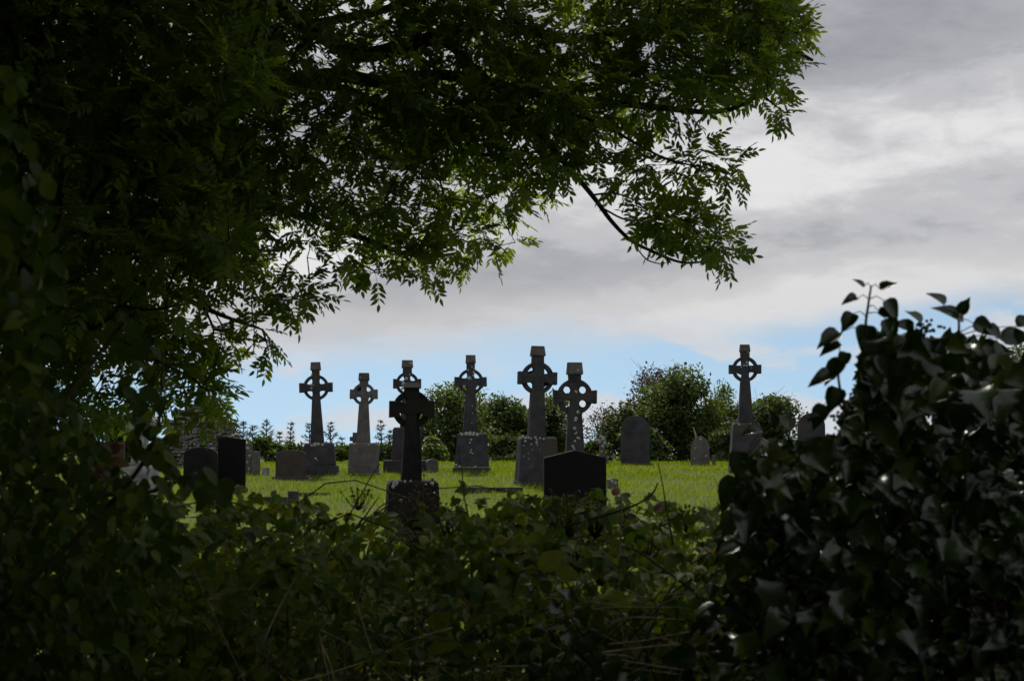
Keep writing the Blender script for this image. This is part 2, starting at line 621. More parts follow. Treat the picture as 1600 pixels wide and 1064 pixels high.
def lichen_mesh(blobs):
    """blobs: (x, y_front, z, r) flat irregular crusts lying on a face that looks to -y"""
    VV, TT, off = [], [], 0
    for x, y, z, r in blobs:
        n = 9
        a = np.linspace(0, 2 * np.pi, n, endpoint=False) + random.random()
        rr = r * (0.75 + 0.5 * RNG.random(n))
        ring = np.stack([x + rr * np.cos(a), np.full(n, y), z + rr * np.sin(a)], -1)
        top = np.stack([x + 0.6 * rr * np.cos(a), np.full(n, y - 0.006), z + 0.6 * rr * np.sin(a)], -1)
        VV.append(np.vstack([ring, top, [[x, y - 0.008, z]]]))
        for k in range(n):
            j = (k + 1) % n
            TT += [[off + k, off + j, off + n + j], [off + k, off + n + j, off + n + k], [off + n + k, off + n + j, off + 2 * n]]
        off += 2 * n + 1
    return np.concatenate(VV), np.array(TT)


def celtic_cross(label, x, base, rot, stone, cap, neck, arm, ring, shaft, plinth, step=None, lichen=(), hole=(5.9, 5.6, 15.3), tilt=0.0,
                 depth_k=0.85, cap_mat='cap_stone', group='celtic cross grave markers'):
    """all sizes in photo pixels at the cross's own distance:
    cap (top, bottom, width), neck width, arm (centre row, half length, half height), ring outer radius,
    shaft (bottom row, bottom width), plinth (top row, top width, bottom row, bottom width, offset), step (top row, width)"""
    p = stand(x, base)
    s = p[1] / F
    if isinstance(label, tuple):
        label = label[0]
    root = empty('celtic_cross', p, label, 'celtic cross', group, R(rot))
    root.rotation_euler = (0, R(tilt), R(rot))
    H = lambda row: (base - row) * s
    st = M[stone]
    aw, ah, az = arm[1] * s, arm[2] * s, H(arm[0])
    nw = neck * s / 2
    sw = shaft[1] * s / 2
    D = neck * s * depth_k
    zt, zs = H(cap[1]) + 0.0, H(shaft[0])
    # plinth and step
    ptw, pbw = plinth[1] * s, plinth[3] * s
    pb = plinth[2]
    xo = plinth[4] * s if len(plinth) > 4 else 0.0
    link('plinth', bm_mesh('plinth', frustum(H(pb), zs, pbw, ptw, pbw * 0.72, ptw * 0.70, 0.014, shoulder=0.05, xo=xo)), root, st)
    if step:
        link('base_slab', bm_mesh('base_slab', frustum(-0.25, H(step[0]), step[1] * s * 1.03, step[1] * s, step[1] * s * 0.9, step[1] * s * 0.88, 0.015, xo=xo)), root, st)
    else:
        link('base_slab', bm_mesh('base_slab', frustum(-0.3, H(pb) + 0.004, pbw * 1.05, pbw * 1.04, pbw * 0.8, pbw * 0.8, 0.012, xo=xo)), root, st)
    # the four openings bite into the angles of the cross
    Ro = ring * s
    if isinstance(hole, tuple):
        hx, hz, ri = (v * s for v in hole)
        a0, a1 = math.asin(hz / ri), math.acos(hx / ri)
        quad = chaikin([(hx * .9 , hz * .9)] + [(ri * math.cos(a), ri * math.sin(a)) for a in np.linspace(a0, a1, 7)], 2)
    else:
        quad = np.array([(12.3 * s + hole * s * math.cos(a), 10.6 * s + hole * s * math.sin(a)) for a in np.linspace(0, 2 * np.pi, 20, endpoint=False)])
    qc = quad.mean(0)
    # shaft with arms, one stone
    k = lambda z: sw + (nw * 1.02 - sw) * min(1, max(0, (z - zs) / (az - zs)))

    def notch(up):
        big = qc + (quad - qc) * 1.07
        wx = nw if up else k(az - ah)
        m = (big[:, 0] < wx - .001) & (big[:, 1] > ah + .001) | (big[:, 1] < ah - .001) & (big[:, 0] > wx + .001) | (big[:, 0] < wx) & (big[:, 1] < ah)
        inner = big[m]
        inner = inner[(inner[:, 0] < wx - .002) | (inner[:, 1] < ah - .002)]
        if len(inner) < 2:
            return [(wx, ah)]
        ang = np.arctan2(inner[:, 1] - qc[1], inner[:, 0] - qc[0])
        ang = np.where(ang < np.pi / 3, ang + 2 * np.pi, ang)
        return [tuple(v) for v in inner[np.argsort(ang)]]      # from the neck round to the arm
    nu, nd = notch(True), notch(False)
    o = [(-k(zs), zs), (k(zs), zs)] + [(a, az - b) for a, b in nd] + [(aw, az - ah), (aw, az + ah)] + [(a, az + b) for a, b in nu[::-1]] + [(nw * 0.97, zt), (-nw * 0.97, zt)] + [(-a, az + b) for a, b in nu] + [(-aw, az + ah), (-aw, az - ah)] + [(-a, az - b) for a, b in nd[::-1]]
    bm = prism(o, D, 0.006, 0.0035)
    for v in bm.verts:          # the shaft is deeper at its foot
        if v.co.z < az - ah:
            v.co.y *= 1 + 0.35 * (az - ah - v.co.z) / (az - ah - zs)
    link('shaft', bm_mesh('shaft', bm), root, st)
    # ring with four openings
    holes = [[(sx * x, az + sz * z) for x, z in quad] for sx, sz in ((1, 1), (-1, 1), (-1, -1), (1, -1))]
    outer = [(Ro * math.cos(a), az + Ro * math.sin(a)) for a in np.linspace(0, 2 * np.pi, 56, endpoint=False)]
    link('ring', plate_with_holes(outer, holes, D * 0.66, 0.005), root, st)
    # gabled cap
    ct, cb, cw = H(cap[0]), H(cap[1]), cap[2] * s
    bm = bmesh.new()
    cd = D * 1.25
    ch = ct - cb
    prof = [(-cd / 2, cb - 0.002), (cd / 2, cb - 0.002), (cd / 2, cb + ch * 0.16), (cd * 0.10, ct), (-cd * 0.10, ct), (-cd / 2, cb + ch * 0.16)]
    A = [bm.verts.new((-cw / 2 * (0.93 if z > cb + ch * .5 else 1), y, z)) for y, z in prof]
    B = [bm.verts.new((cw / 2 * (0.93 if z > cb + ch * .5 else 1), y, z)) for y, z in prof]
    bm.faces.new(A)
    bm.faces.new(B[::-1])
    for q in range(6):
        bm.faces.new((A[q], B[q], B[(q + 1) % 6], A[(q + 1) % 6]))
    bevel_all(bm, 0.006)
    link('cap', bm_mesh('cap', bm), root, M[cap_mat])
    # lichen crusts: (x offset px, row, radius px, which face)
    if lichen:
        bl = []
        for lx, row, r, on in lichen:
            z = H(row)
            if on == 'p':
                t = (z - H(pb)) / max(1e-3, zs - H(pb))
                y = -(pbw * 0.72 + (ptw * 0.70 - pbw * 0.72) * t) / 2
                y -= 0.003
            elif on == 'r':
                y = -D * 0.36 - 0.003
            elif on == 'c':
                t = (z - cb - ch * .16) / (ch * .84)
                y = -(cd / 2 + (cd * 0.10 - cd / 2) * min(1, max(0, t))) - 0.004
            else:
                g = 1 + 0.35 * max(0, (az - ah - z) / (az - ah - zs))
                y = -D / 2 * g - 0.003
            bl.append((lx * s, y, z, r * s))
        V, T = lichen_mesh(bl)
        tag(link('lichen', tri_mesh('lichen', V, T), root, M['lichen'], True), kind='stuff')
    return root


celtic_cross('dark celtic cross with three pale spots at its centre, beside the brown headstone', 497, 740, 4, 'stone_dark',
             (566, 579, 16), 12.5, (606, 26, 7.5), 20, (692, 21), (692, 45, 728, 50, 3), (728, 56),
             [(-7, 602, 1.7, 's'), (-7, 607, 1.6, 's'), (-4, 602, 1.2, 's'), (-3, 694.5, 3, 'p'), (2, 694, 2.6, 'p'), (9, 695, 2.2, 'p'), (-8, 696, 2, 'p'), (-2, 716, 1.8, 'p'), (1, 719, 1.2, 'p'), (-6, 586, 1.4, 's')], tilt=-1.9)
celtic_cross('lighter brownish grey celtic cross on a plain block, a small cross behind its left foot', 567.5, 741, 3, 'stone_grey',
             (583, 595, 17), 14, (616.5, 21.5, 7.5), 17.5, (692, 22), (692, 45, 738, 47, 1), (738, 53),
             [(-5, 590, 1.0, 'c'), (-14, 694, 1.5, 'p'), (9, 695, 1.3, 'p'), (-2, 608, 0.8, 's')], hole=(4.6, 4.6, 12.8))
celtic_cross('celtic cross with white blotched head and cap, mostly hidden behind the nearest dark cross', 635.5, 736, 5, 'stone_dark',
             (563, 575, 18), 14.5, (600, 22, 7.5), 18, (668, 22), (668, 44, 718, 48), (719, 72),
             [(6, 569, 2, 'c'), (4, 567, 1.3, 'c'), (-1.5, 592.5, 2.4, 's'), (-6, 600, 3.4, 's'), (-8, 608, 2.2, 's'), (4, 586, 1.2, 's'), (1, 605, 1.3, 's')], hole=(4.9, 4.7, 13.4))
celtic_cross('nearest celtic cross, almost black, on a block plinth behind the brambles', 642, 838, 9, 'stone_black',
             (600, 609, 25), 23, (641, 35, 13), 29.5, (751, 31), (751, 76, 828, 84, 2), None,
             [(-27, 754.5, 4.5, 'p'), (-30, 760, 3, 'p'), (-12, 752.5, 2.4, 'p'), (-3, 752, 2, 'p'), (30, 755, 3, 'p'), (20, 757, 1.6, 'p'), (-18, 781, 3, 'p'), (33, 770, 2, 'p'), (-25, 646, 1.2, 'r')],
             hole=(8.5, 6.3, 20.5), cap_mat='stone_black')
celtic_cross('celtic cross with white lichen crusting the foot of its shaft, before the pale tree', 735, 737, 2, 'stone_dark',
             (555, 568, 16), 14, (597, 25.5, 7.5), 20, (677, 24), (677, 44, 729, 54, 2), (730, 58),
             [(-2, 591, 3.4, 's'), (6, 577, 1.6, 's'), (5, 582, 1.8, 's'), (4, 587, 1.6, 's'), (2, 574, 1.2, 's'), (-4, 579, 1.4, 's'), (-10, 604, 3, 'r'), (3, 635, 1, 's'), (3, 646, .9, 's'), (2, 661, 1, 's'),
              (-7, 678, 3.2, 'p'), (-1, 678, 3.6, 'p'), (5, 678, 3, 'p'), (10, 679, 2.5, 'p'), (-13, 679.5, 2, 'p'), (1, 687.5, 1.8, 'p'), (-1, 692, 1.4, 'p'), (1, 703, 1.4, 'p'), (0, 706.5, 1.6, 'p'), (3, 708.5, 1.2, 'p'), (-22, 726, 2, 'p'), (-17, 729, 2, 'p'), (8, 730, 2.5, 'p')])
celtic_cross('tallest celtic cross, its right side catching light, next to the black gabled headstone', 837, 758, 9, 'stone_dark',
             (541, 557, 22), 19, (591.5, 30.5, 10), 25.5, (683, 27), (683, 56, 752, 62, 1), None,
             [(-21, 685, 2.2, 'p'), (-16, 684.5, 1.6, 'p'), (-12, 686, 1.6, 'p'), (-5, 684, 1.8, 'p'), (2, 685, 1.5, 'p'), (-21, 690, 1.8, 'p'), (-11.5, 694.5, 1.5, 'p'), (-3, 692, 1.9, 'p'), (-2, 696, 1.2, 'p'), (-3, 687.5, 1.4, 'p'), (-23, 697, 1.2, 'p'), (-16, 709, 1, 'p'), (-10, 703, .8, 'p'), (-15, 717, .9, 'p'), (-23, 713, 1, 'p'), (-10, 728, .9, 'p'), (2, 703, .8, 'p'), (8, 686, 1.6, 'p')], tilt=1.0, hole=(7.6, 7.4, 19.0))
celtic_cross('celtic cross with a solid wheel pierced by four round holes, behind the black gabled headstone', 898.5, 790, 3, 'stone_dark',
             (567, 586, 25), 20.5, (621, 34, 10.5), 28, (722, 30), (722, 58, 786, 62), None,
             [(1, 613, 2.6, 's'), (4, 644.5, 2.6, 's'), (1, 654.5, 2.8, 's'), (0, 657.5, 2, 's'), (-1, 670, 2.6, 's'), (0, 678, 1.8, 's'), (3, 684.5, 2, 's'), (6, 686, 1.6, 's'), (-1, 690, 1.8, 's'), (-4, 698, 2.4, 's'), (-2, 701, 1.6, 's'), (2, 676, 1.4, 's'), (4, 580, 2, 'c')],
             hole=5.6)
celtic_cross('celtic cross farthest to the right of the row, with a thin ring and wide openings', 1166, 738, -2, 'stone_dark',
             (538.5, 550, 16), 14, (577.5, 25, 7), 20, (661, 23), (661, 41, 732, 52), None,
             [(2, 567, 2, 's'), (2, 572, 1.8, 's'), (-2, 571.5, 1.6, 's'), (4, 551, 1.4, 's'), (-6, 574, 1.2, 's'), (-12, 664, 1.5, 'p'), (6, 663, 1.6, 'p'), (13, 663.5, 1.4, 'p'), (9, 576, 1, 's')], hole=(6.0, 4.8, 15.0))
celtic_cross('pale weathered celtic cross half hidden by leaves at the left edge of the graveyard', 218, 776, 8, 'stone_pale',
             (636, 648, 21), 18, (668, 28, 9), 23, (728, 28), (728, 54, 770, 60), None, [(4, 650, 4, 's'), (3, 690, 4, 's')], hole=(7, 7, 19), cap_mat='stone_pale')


def headstone(label, x, w, top, base, style, mat, thick=0.13, rot=0.0, shoulder=None, footing=True, group='upright headstones', tilt=0.0, lichen=()):
    """upright slab; px sizes at its own distance"""
    p = stand(x, base)
    s = p[1] / F
    root = empty('headstone', p, label, 'headstone', group, R(rot))
    root.rotation_euler = (0, R(tilt), R(rot))
    W, H = w * s / 2, (base - top) * s
    b = -0.2
    if style == 'gable':
        e = H - (shoulder or 12) * s
        o = [(-W, b), (W, b), (W, e), (0, H), (-W, e)]
    elif style == 'round':
        e = H - W * 0.95
        o = [(-W, b), (W, b)] + [(W * math.cos(a), e + W * 0.95 * math.sin(a)) for a in np.linspace(0, math.pi, 17)]
    elif style == 'gothic':
        e = H - W * 1.15
        o = [(-W, b), (W, b)] + [(W * (1 - t), e + (H - e) * math.sin(t * math.pi / 2) ** 0.8) for t in np.linspace(0, 1, 9)] + [(-W * t, e + (H - e) * math.cos(t * math.pi / 2) ** 0.8) for t in np.linspace(0, 1, 9)[1:]]
    elif style == 'segment':
        e = H - (shoulder or 8) * s
        o = [(-W, b), (W, b)] + [(W * math.cos(a), e + (H - e) * math.sin(a)) for a in np.linspace(0, math.pi, 15)]
    elif style == 'slant':
        e = H - (shoulder or 4) * s
        o = [(-W, b), (W, b), (W, e), (-W * 0.4, H), (-W, H - 0.01)]
    else:
        o = [(-W, b), (W, b), (W, H), (-W, H)]
    link('slab', bm_mesh('slab', prism(o, thick, 0.010)), root, M[mat])
    if footing:
        link('footing', bm_mesh('footing', frustum(-0.25, 0.09, 2 * W * 1.22, 2 * W * 1.18, thick * 2.4, thick * 2.2, 0.012)), root, M['stone_dark'])
    if lichen:
        V, T = lichen_mesh([(lx * s, -thick / 2 - 0.003, (base - row) * s, r * s) for lx, row, r in lichen])
        tag(link('lichen', tri_mesh('lichen', V, T), root, M['lichen'], True), kind='stuff')
    return root


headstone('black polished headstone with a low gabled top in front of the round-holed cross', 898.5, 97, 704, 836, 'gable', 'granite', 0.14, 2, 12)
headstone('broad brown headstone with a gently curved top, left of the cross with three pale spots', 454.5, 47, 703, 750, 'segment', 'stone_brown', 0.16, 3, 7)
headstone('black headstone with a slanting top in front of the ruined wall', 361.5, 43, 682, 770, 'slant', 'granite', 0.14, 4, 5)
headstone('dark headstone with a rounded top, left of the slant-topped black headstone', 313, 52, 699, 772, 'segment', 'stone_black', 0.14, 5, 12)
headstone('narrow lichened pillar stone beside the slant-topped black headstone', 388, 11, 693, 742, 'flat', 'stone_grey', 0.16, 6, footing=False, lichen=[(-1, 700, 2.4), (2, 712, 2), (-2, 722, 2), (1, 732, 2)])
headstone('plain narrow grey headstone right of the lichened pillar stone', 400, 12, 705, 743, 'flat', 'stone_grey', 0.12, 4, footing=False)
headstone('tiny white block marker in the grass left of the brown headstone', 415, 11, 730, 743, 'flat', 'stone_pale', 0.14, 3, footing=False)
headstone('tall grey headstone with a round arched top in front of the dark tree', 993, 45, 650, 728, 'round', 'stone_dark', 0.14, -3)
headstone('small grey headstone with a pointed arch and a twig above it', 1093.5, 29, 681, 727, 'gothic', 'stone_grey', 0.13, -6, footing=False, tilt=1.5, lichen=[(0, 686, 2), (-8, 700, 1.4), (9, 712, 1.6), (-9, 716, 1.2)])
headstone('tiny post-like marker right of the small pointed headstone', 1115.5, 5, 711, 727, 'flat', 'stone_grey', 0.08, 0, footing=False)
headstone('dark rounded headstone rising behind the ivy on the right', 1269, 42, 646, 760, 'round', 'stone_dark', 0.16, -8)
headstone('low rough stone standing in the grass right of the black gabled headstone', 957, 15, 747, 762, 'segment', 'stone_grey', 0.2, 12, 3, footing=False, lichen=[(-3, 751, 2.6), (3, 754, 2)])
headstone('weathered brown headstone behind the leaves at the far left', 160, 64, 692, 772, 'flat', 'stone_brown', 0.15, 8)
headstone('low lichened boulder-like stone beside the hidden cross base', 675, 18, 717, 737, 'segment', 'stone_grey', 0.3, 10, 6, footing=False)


def small_cross(label, x, base, top, arm_row, half, bar, rot, mat, lichen=(), rounded=False):
    p = stand(x, base)
    s = p[1] / F
    root = empty('stone_cross', p, label, 'stone cross', None, R(rot))
    H = lambda r: (base - r) * s
    b, a = bar * s / 2, half * s
    z, t = H(arm_row), H(top)
    o = [(-b * 1.25, 0.25 * t), (b * 1.25, 0.25 * t), (b, z - b), (a, z - b), (a, z + b), (b, z + b), (b, t), (-b, t), (-b, z + b), (-a, z + b), (-a, z - b), (-b, z - b)]
    bm = prism(o, 0.12, 0.03 if rounded else 0.01, 0.012 if rounded else 0)
    link('shaft', bm_mesh('shaft', bm), root, M[mat])
    link('plinth', bm_mesh('plinth', frustum(-0.2, 0.27 * t, b * 6.5, b * 4.2, b * 5, b * 3.4, 0.012)), root, M[mat])
    if lichen:
        V, T = lichen_mesh([(lx * s, -0.065, H(r_), q * s) for lx, r_, q in lichen])
        tag(link('lichen', tri_mesh('lichen', V, T), root, M['lichen'], True), kind='stuff')


small_cross('small plain stone cross peeping out behind the left foot of the brownish grey cross', 554, 738, 676, 686, 8, 7, 5, 'stone_grey')
small_cross('small crumbling cross blotched white, between the black gabled headstone and the arched one', 941, 727, 681, 691, 7.5, 8, -5, 'stone_grey',
            [(2, 685, 3.4), (-4, 690, 2.4), (1, 697, 2.2), (-1, 705, 2), (4, 692, 2.4), (-6, 712, 1.6)], True)


def kerb(label, pieces, mat='stone_dark'):
    """grave kerb: pieces (name, x0, x1, top row, base row)"""
    p0 = stand((pieces[0][1] + pieces[0][2]) / 2, pieces[0][4])
    root = empty('grave_kerb', p0, label, 'grave kerb', 'low stone grave kerbs')
    for name, x0, x1, top, base in pieces:
        p = stand((x0 + x1) / 2, base)
        s = p[1] / F
        w, h = (x1 - x0) * s, (base - top) * s
        bm = frustum(-0.2, h, w, w * (0.98 if name == 'rail' else 0.92), 0.16 if name == 'rail' else w, 0.14 if name == 'rail' else w * 0.9, 0.012)
        bmesh.ops.translate(bm, vec=Vector(p - p0), verts=bm.verts)
        link(name, bm_mesh(name, bm), root, M[mat])


kerb('low grey kerb with a square corner post, seen over the brambles on the left', [('rail', 392, 449, 776, 789), ('post', 450, 466, 767, 790), ('rail', 467, 516, 769, 774)])
kerb('low dark kerb and stub post in the grass left of the tallest cross', [('post', 719, 728, 755, 772), ('rail', 729, 818, 761, 769)], 'stone_dark')
kerb('two dark kerb blocks at the near grass edge right of the black headstone', [('rail', 1048, 1064, 797, 812), ('rail', 1088, 1112, 799, 814)], 'stone_dark')


def ruined_wall():
    d = 43.0
    s = d / F
    p = P(318, 742, d)
    p[2] = ground_z(p[0], d)
    root = empty('ruined_wall', p, 'stepped stub of a rubble stone wall behind the dark headstones on the left', 'ruined wall')
    # top profile in photo px (x, row)
    prof = [(262, 668), (276, 668), (276, 654), (290, 654), (290, 644), (334, 644), (334, 650), (341, 650), (341, 660), (350, 660), (350, 669), (362, 669), (362, 690), (372, 690)]
    base = 742

    def top_at(x):
        t = 700
        for (xa, ra), (xb, rb) in zip(prof, prof[1:]):
            if xa <= x <= xb and xb > xa:
                t = ra
        return t
    o = [((262 - 318) * s, 0)] + [((a - 318) * s, (base - b) * s - 0.03) for a, b in prof] + [((372 - 318) * s, 0)]
    core = prism([(a, b - 0.25 if b == 0 else b) for a, b in o], 0.46, 0.0)
    link('core', bm_mesh('core', core), root, M['mortar'])
    metas = []
    for v in range(6):
        bm = bmesh.new()
        bmesh.ops.create_cube(bm, size=1)
        bmesh.ops.bevel(bm, geom=list(bm.edges), offset=0.16, segments=1, affect='EDGES')
        for q in bm.verts:
            q.co += Vector((random.gauss(0, .05), random.gauss(0, .03), random.gauss(0, .06)))
        me = bm_mesh('rubble_stone', bm)
        me.materials.append(M['rubble'])
        metas.append(me)
    row = base
    n = 0
    while row > 640:
        h = random.uniform(4.0, 7.5)
        x = 261 + random.uniform(0, 4)
        while x < 372:
            w = random.uniform(5, 14)
            xm = x + w / 2
            if row - h * 0.7 > top_at(xm) - 2 and top_at(xm) < 700 and n < 220:
                st = bpy.data.objects.new('stone', random.choice(metas))
                COL.objects.link(st)
                st.parent = root
                st.location = ((xm - 318) * s, -0.235 + random.uniform(-.015, .015), (base - row + h / 2 + random.uniform(-1.2, 1.2)) * s)
                st.scale = (w * s * random.uniform(.8, 1.0), random.uniform(.13, .2), h * s * random.uniform(.75, 1.12))
                st.rotation_euler = (R(random.uniform(-8, 8)), R(random.uniform(-13, 13)), R(random.uniform(-8, 8)))
                n += 1
            x += w
        row -= h


ruined_wall()


# ------------------------------------------------------------------ leaf templates (axis +Y, face +Z)
def leaf_blade(outline, fold=0.18, curl=0.15, vein=True):
    """outline: right-half points (x>=0, y) from base to tip -> V, T (folded along the midrib)"""
    o = np.asarray(outline, float)
    L = o[-1, 1]
    mid = np.stack([np.zeros(len(o)), o[:, 1], -curl * (o[:, 1] / L) ** 2 * L], -1)
    rt = np.stack([o[:, 0], o[:, 1], fold * o[:, 0] - curl * (o[:, 1] / L) ** 2 * L], -1)
    lf = rt * np.array([-1, 1, 1])
    n = len(o)
    V = np.concatenate([mid, rt[1:-1], lf[1:-1]])
    T = []
    R_ = lambda i: 0 if i == 0 else (n - 1 if i == n - 1 else n + i - 1)
    L_ = lambda i: 0 if i == 0 else (n - 1 if i == n - 1 else n + (n - 2) + i - 1)
    for i in range(n - 1):
        for side, flip in ((R_, False), (L_, True)):
            a, b, c, e = i, side(i), side(i + 1), i + 1
            for tri in ([a, b, c], [a, c, e]):
                if len(set(tri)) == 3:
                    T.append(tri[::-1] if flip else tri)
    T = np.array(T)
    return V, T


def merge(parts):
    VV, TT, off = [], [], 0
    for V, T in parts:
        VV.append(V)
        TT.append(T + off)
        off += len(V)
    return np.concatenate(VV), np.concatenate(TT)


def xf(V, M3, t=(0, 0, 0)):
    return V @ np.asarray(M3).T + np.asarray(t)


def rotz(a):
    c, s = math.cos(a), math.sin(a)
    return np.array([[c, -s, 0], [s, c, 0], [0, 0, 1]])


def rotx(a):
    c, s = math.cos(a), math.sin(a)
    return np.array([[1, 0, 0], [0, c, -s], [0, s, c]])


def roty(a):
    c, s = math.cos(a), math.sin(a)
    return np.array([[c, 0, s], [0, 1, 0], [-s, 0, c]])


def ash_template(seed, pairs=4, length=0.25):
    rg = random.Random(seed)
    parts = []
    droop = rg.uniform(0.02, 0.24)
    pos = lambda t: np.array([0, t * length, -droop * length * t * t])
    k = np.linspace(0, 1, 4)
    pts = np.array([pos(t) for t in k])
    w = 0.0016
    rv = np.concatenate([pts + [w, 0, 0], pts - [w, 0, 0]])
    rt = []
    for i in range(3):
        rt += [[i, i + 1, 4 + i + 1], [i, 4 + i + 1, 4 + i]]
    parts.append((rv, np.array(rt)))
    for i in range(pairs + 1):
        t = 0.36 + 0.62 * i / pairs
        for sgn in ((1, -1) if i < pairs else (0,)):
            ll = 0.080 * rg.uniform(0.85, 1.12) * (0.85 + 0.25 * math.sin(math.pi * (i + 0.7) / (pairs + 1)))
            ww = ll * rg.uniform(0.195, 0.245)
            o = np.array([(0, 0), (ww * .75, ll * .25), (ww, ll * .48), (ww * .62, ll * .76), (0, ll)])
            V = np.array([(0, 0, 0), (ww * .85, ll * .30, .18 * ww), (ww * .72, ll * .66, .12 * ww), (0, ll, -.10 * ll), (-ww * .72, ll * .66, .12 * ww), (-ww * .85, ll * .30, .18 * ww)])
            T = np.array([[0, 1, 2], [0, 2, 3], [0, 3, 4], [0, 4, 5]])
            a = -sgn * rg.uniform(0.75, 1.05) if sgn else rg.uniform(-.15, .15)
            m = rotz(a) @ rotx(-droop * 1.4 * t + rg.uniform(-.30, .15)) @ roty(rg.uniform(-.35, .35))
            parts.append((xf(V, m, pos(t)), T))
    return merge(parts)


ASH = [ash_template(s) for s in range(5)] + [ash_template(9, 3, 0.19)]


def ash_plain(seed):
    """the same compound leaf with four-sided leaflets"""
    rg = random.Random(seed)
    parts = []
    for i in range(5):
        t = 0.36 + 0.62 * i / 4
        for sgn in ((1, -1) if i < 4 else (0,)):
            ll = .085
            V = np.array([(0, 0, 0), (.02, ll * .45, 0), (0, ll, -.01), (-.02, ll * .45, 0)])
            m = rotz(-sgn * rg.uniform(.75, 1.05)) @ rotx(rg.uniform(-.5, .1)) @ roty(rg.uniform(-.4, .4))
            parts.append((xf(V, m, (0, t * .25, -.05 * t * t)), np.array([[0, 1, 2], [0, 2, 3]])))
    return merge(parts)


ASH_PLAIN = [ash_plain(s) for s in range(3)]


def ivy_template(seed, adult=False):
    rg = random.Random(seed)
    if adult:
        half = [(0, 0), (.24, .04), (.37, .18), (.40, .36), (.32, .60), (.17, .84), (0, 1.12)]
    else:
        half = [(0, 0), (.22, -.10), (.52, -.02), (.40, .18), (.58, .42), (.27, .52), (.14, .82), (0, 1.05)]
    half = [(x * rg.uniform(.92, 1.08), y * rg.uniform(.96, 1.04)) for x, y in half]
    return leaf_blade(half, rg.uniform(0.15, 0.65), rg.uniform(0.10, 0.50))


IVY = [ivy_template(s) for s in range(4)] + [ivy_template(10 + s, True) for s in range(3)]


def bramble_template(seed, n=3):
    rg = random.Random(seed)
    parts = []
    half = [(0, 0), (.22, .08), (.33, .26), (.35, .45), (.29, .64), (.22, .72), (.13, .88), (0, 1.04)]
    for k in range(n):
        sc = (1.0 if k == 0 else 0.82) * rg.uniform(.92, 1.08)
        a = 0 if k == 0 else (1.15 if k % 2 else -1.15) * rg.uniform(.85, 1.1)
        V, T = leaf_blade([(x, y) for x, y in half], rg.uniform(.08, .4), rg.uniform(.1, .35))
        m = rotz(a) @ rotx(rg.uniform(-.35, .1)) @ roty(rg.uniform(-.3, .3))
        parts.append((xf(V * sc, m, (0, 0.16 if k == 0 else 0.03, 0)), T))
    w = 0.018
    parts.append((np.array([[w, -.55, -.12], [-w, -.55, -.12], [w, .18, 0], [-w, .18, 0]]), np.array([[0, 2, 3], [0, 3, 1]])))
    return merge(parts)


BRAMBLE = [bramble_template(s) for s in range(5)]


def bramble_plain(seed):
    rg = random.Random(seed)
    parts = []
    for k in range(3):
        a = (0, 1.15, -1.15)[k]
        V, T = leaf_blade([(0, 0), (.34, .36), (.22, .76), (0, 1.0)], rg.uniform(.1, .4), rg.uniform(.1, .3))
        parts.append((xf(V * (1 if k == 0 else .85), rotz(a) @ rotx(rg.uniform(-.35, .1)), (0, .16 if k == 0 else .03, 0)), T))
    return merge(parts)


BRAMBLE_PLAIN = [bramble_plain(s) for s in range(3)]
SHRUB = [leaf_blade([(0, 0), (.20, .06), (.34, .25), (.37, .45), (.30, .66), (.16, .88), (0, 1.08)], f, c) for f, c in ((.1, .2), (.3, .12), (.2, .35), (.02, .28))]


def frames(d, n):
    """(k,3,3) matrices whose columns are side, axis d, normal (n made square to d)"""
    d = d / (np.linalg.norm(d, axis=1, keepdims=True) + 1e-9)
    x = np.cross(d, n)
    x /= np.linalg.norm(x, axis=1, keepdims=True) + 1e-9
    z = np.cross(x, d)
    return np.stack([x, d, z], -1)


def bake(templates, pick, Rm, pos, scale, tint):
    """all leaves as one vertex / triangle array with a tint per vertex"""
    VV, TT, AA, off = [], [], [], 0
    for k, (V, T) in enumerate(templates):
        idx = np.nonzero(pick == k)[0]
        if not len(idx):
            continue
        W = np.einsum('nij,vj->nvi', Rm[idx], V) * scale[idx, None, None] + pos[idx, None, :]
        VV.append(W.reshape(-1, 3))
        TT.append((T[None] + (np.arange(len(idx)) * len(V))[:, None, None]).reshape(-1, 3) + off)
        AA.append(np.repeat(tint[idx], len(V)))
        off += len(idx) * len(V)
    return np.concatenate(VV), np.concatenate(TT), np.concatenate(AA)


def choose_visible(pos, size, n=300, cell=14, size_k=None):
    """indices of the leaves in frame that stand in front in their cell of the picture, largest first"""
    x, y, f = proj(pos)
    ok = (f > 0.3) & (x > 5) & (x < 1595) & (y > 5) & (y < 1058)
    idx = np.nonzero(ok)[0]
    key = (x[idx] // cell).astype(int) * 1000 + (y[idx] // cell).astype(int)
    order = np.argsort(f[idx])
    _, first = np.unique(key[order], return_index=True)
    front = idx[order[first]]
    px = size[front] / f[front]
    return front[np.argsort(-px)][:n]


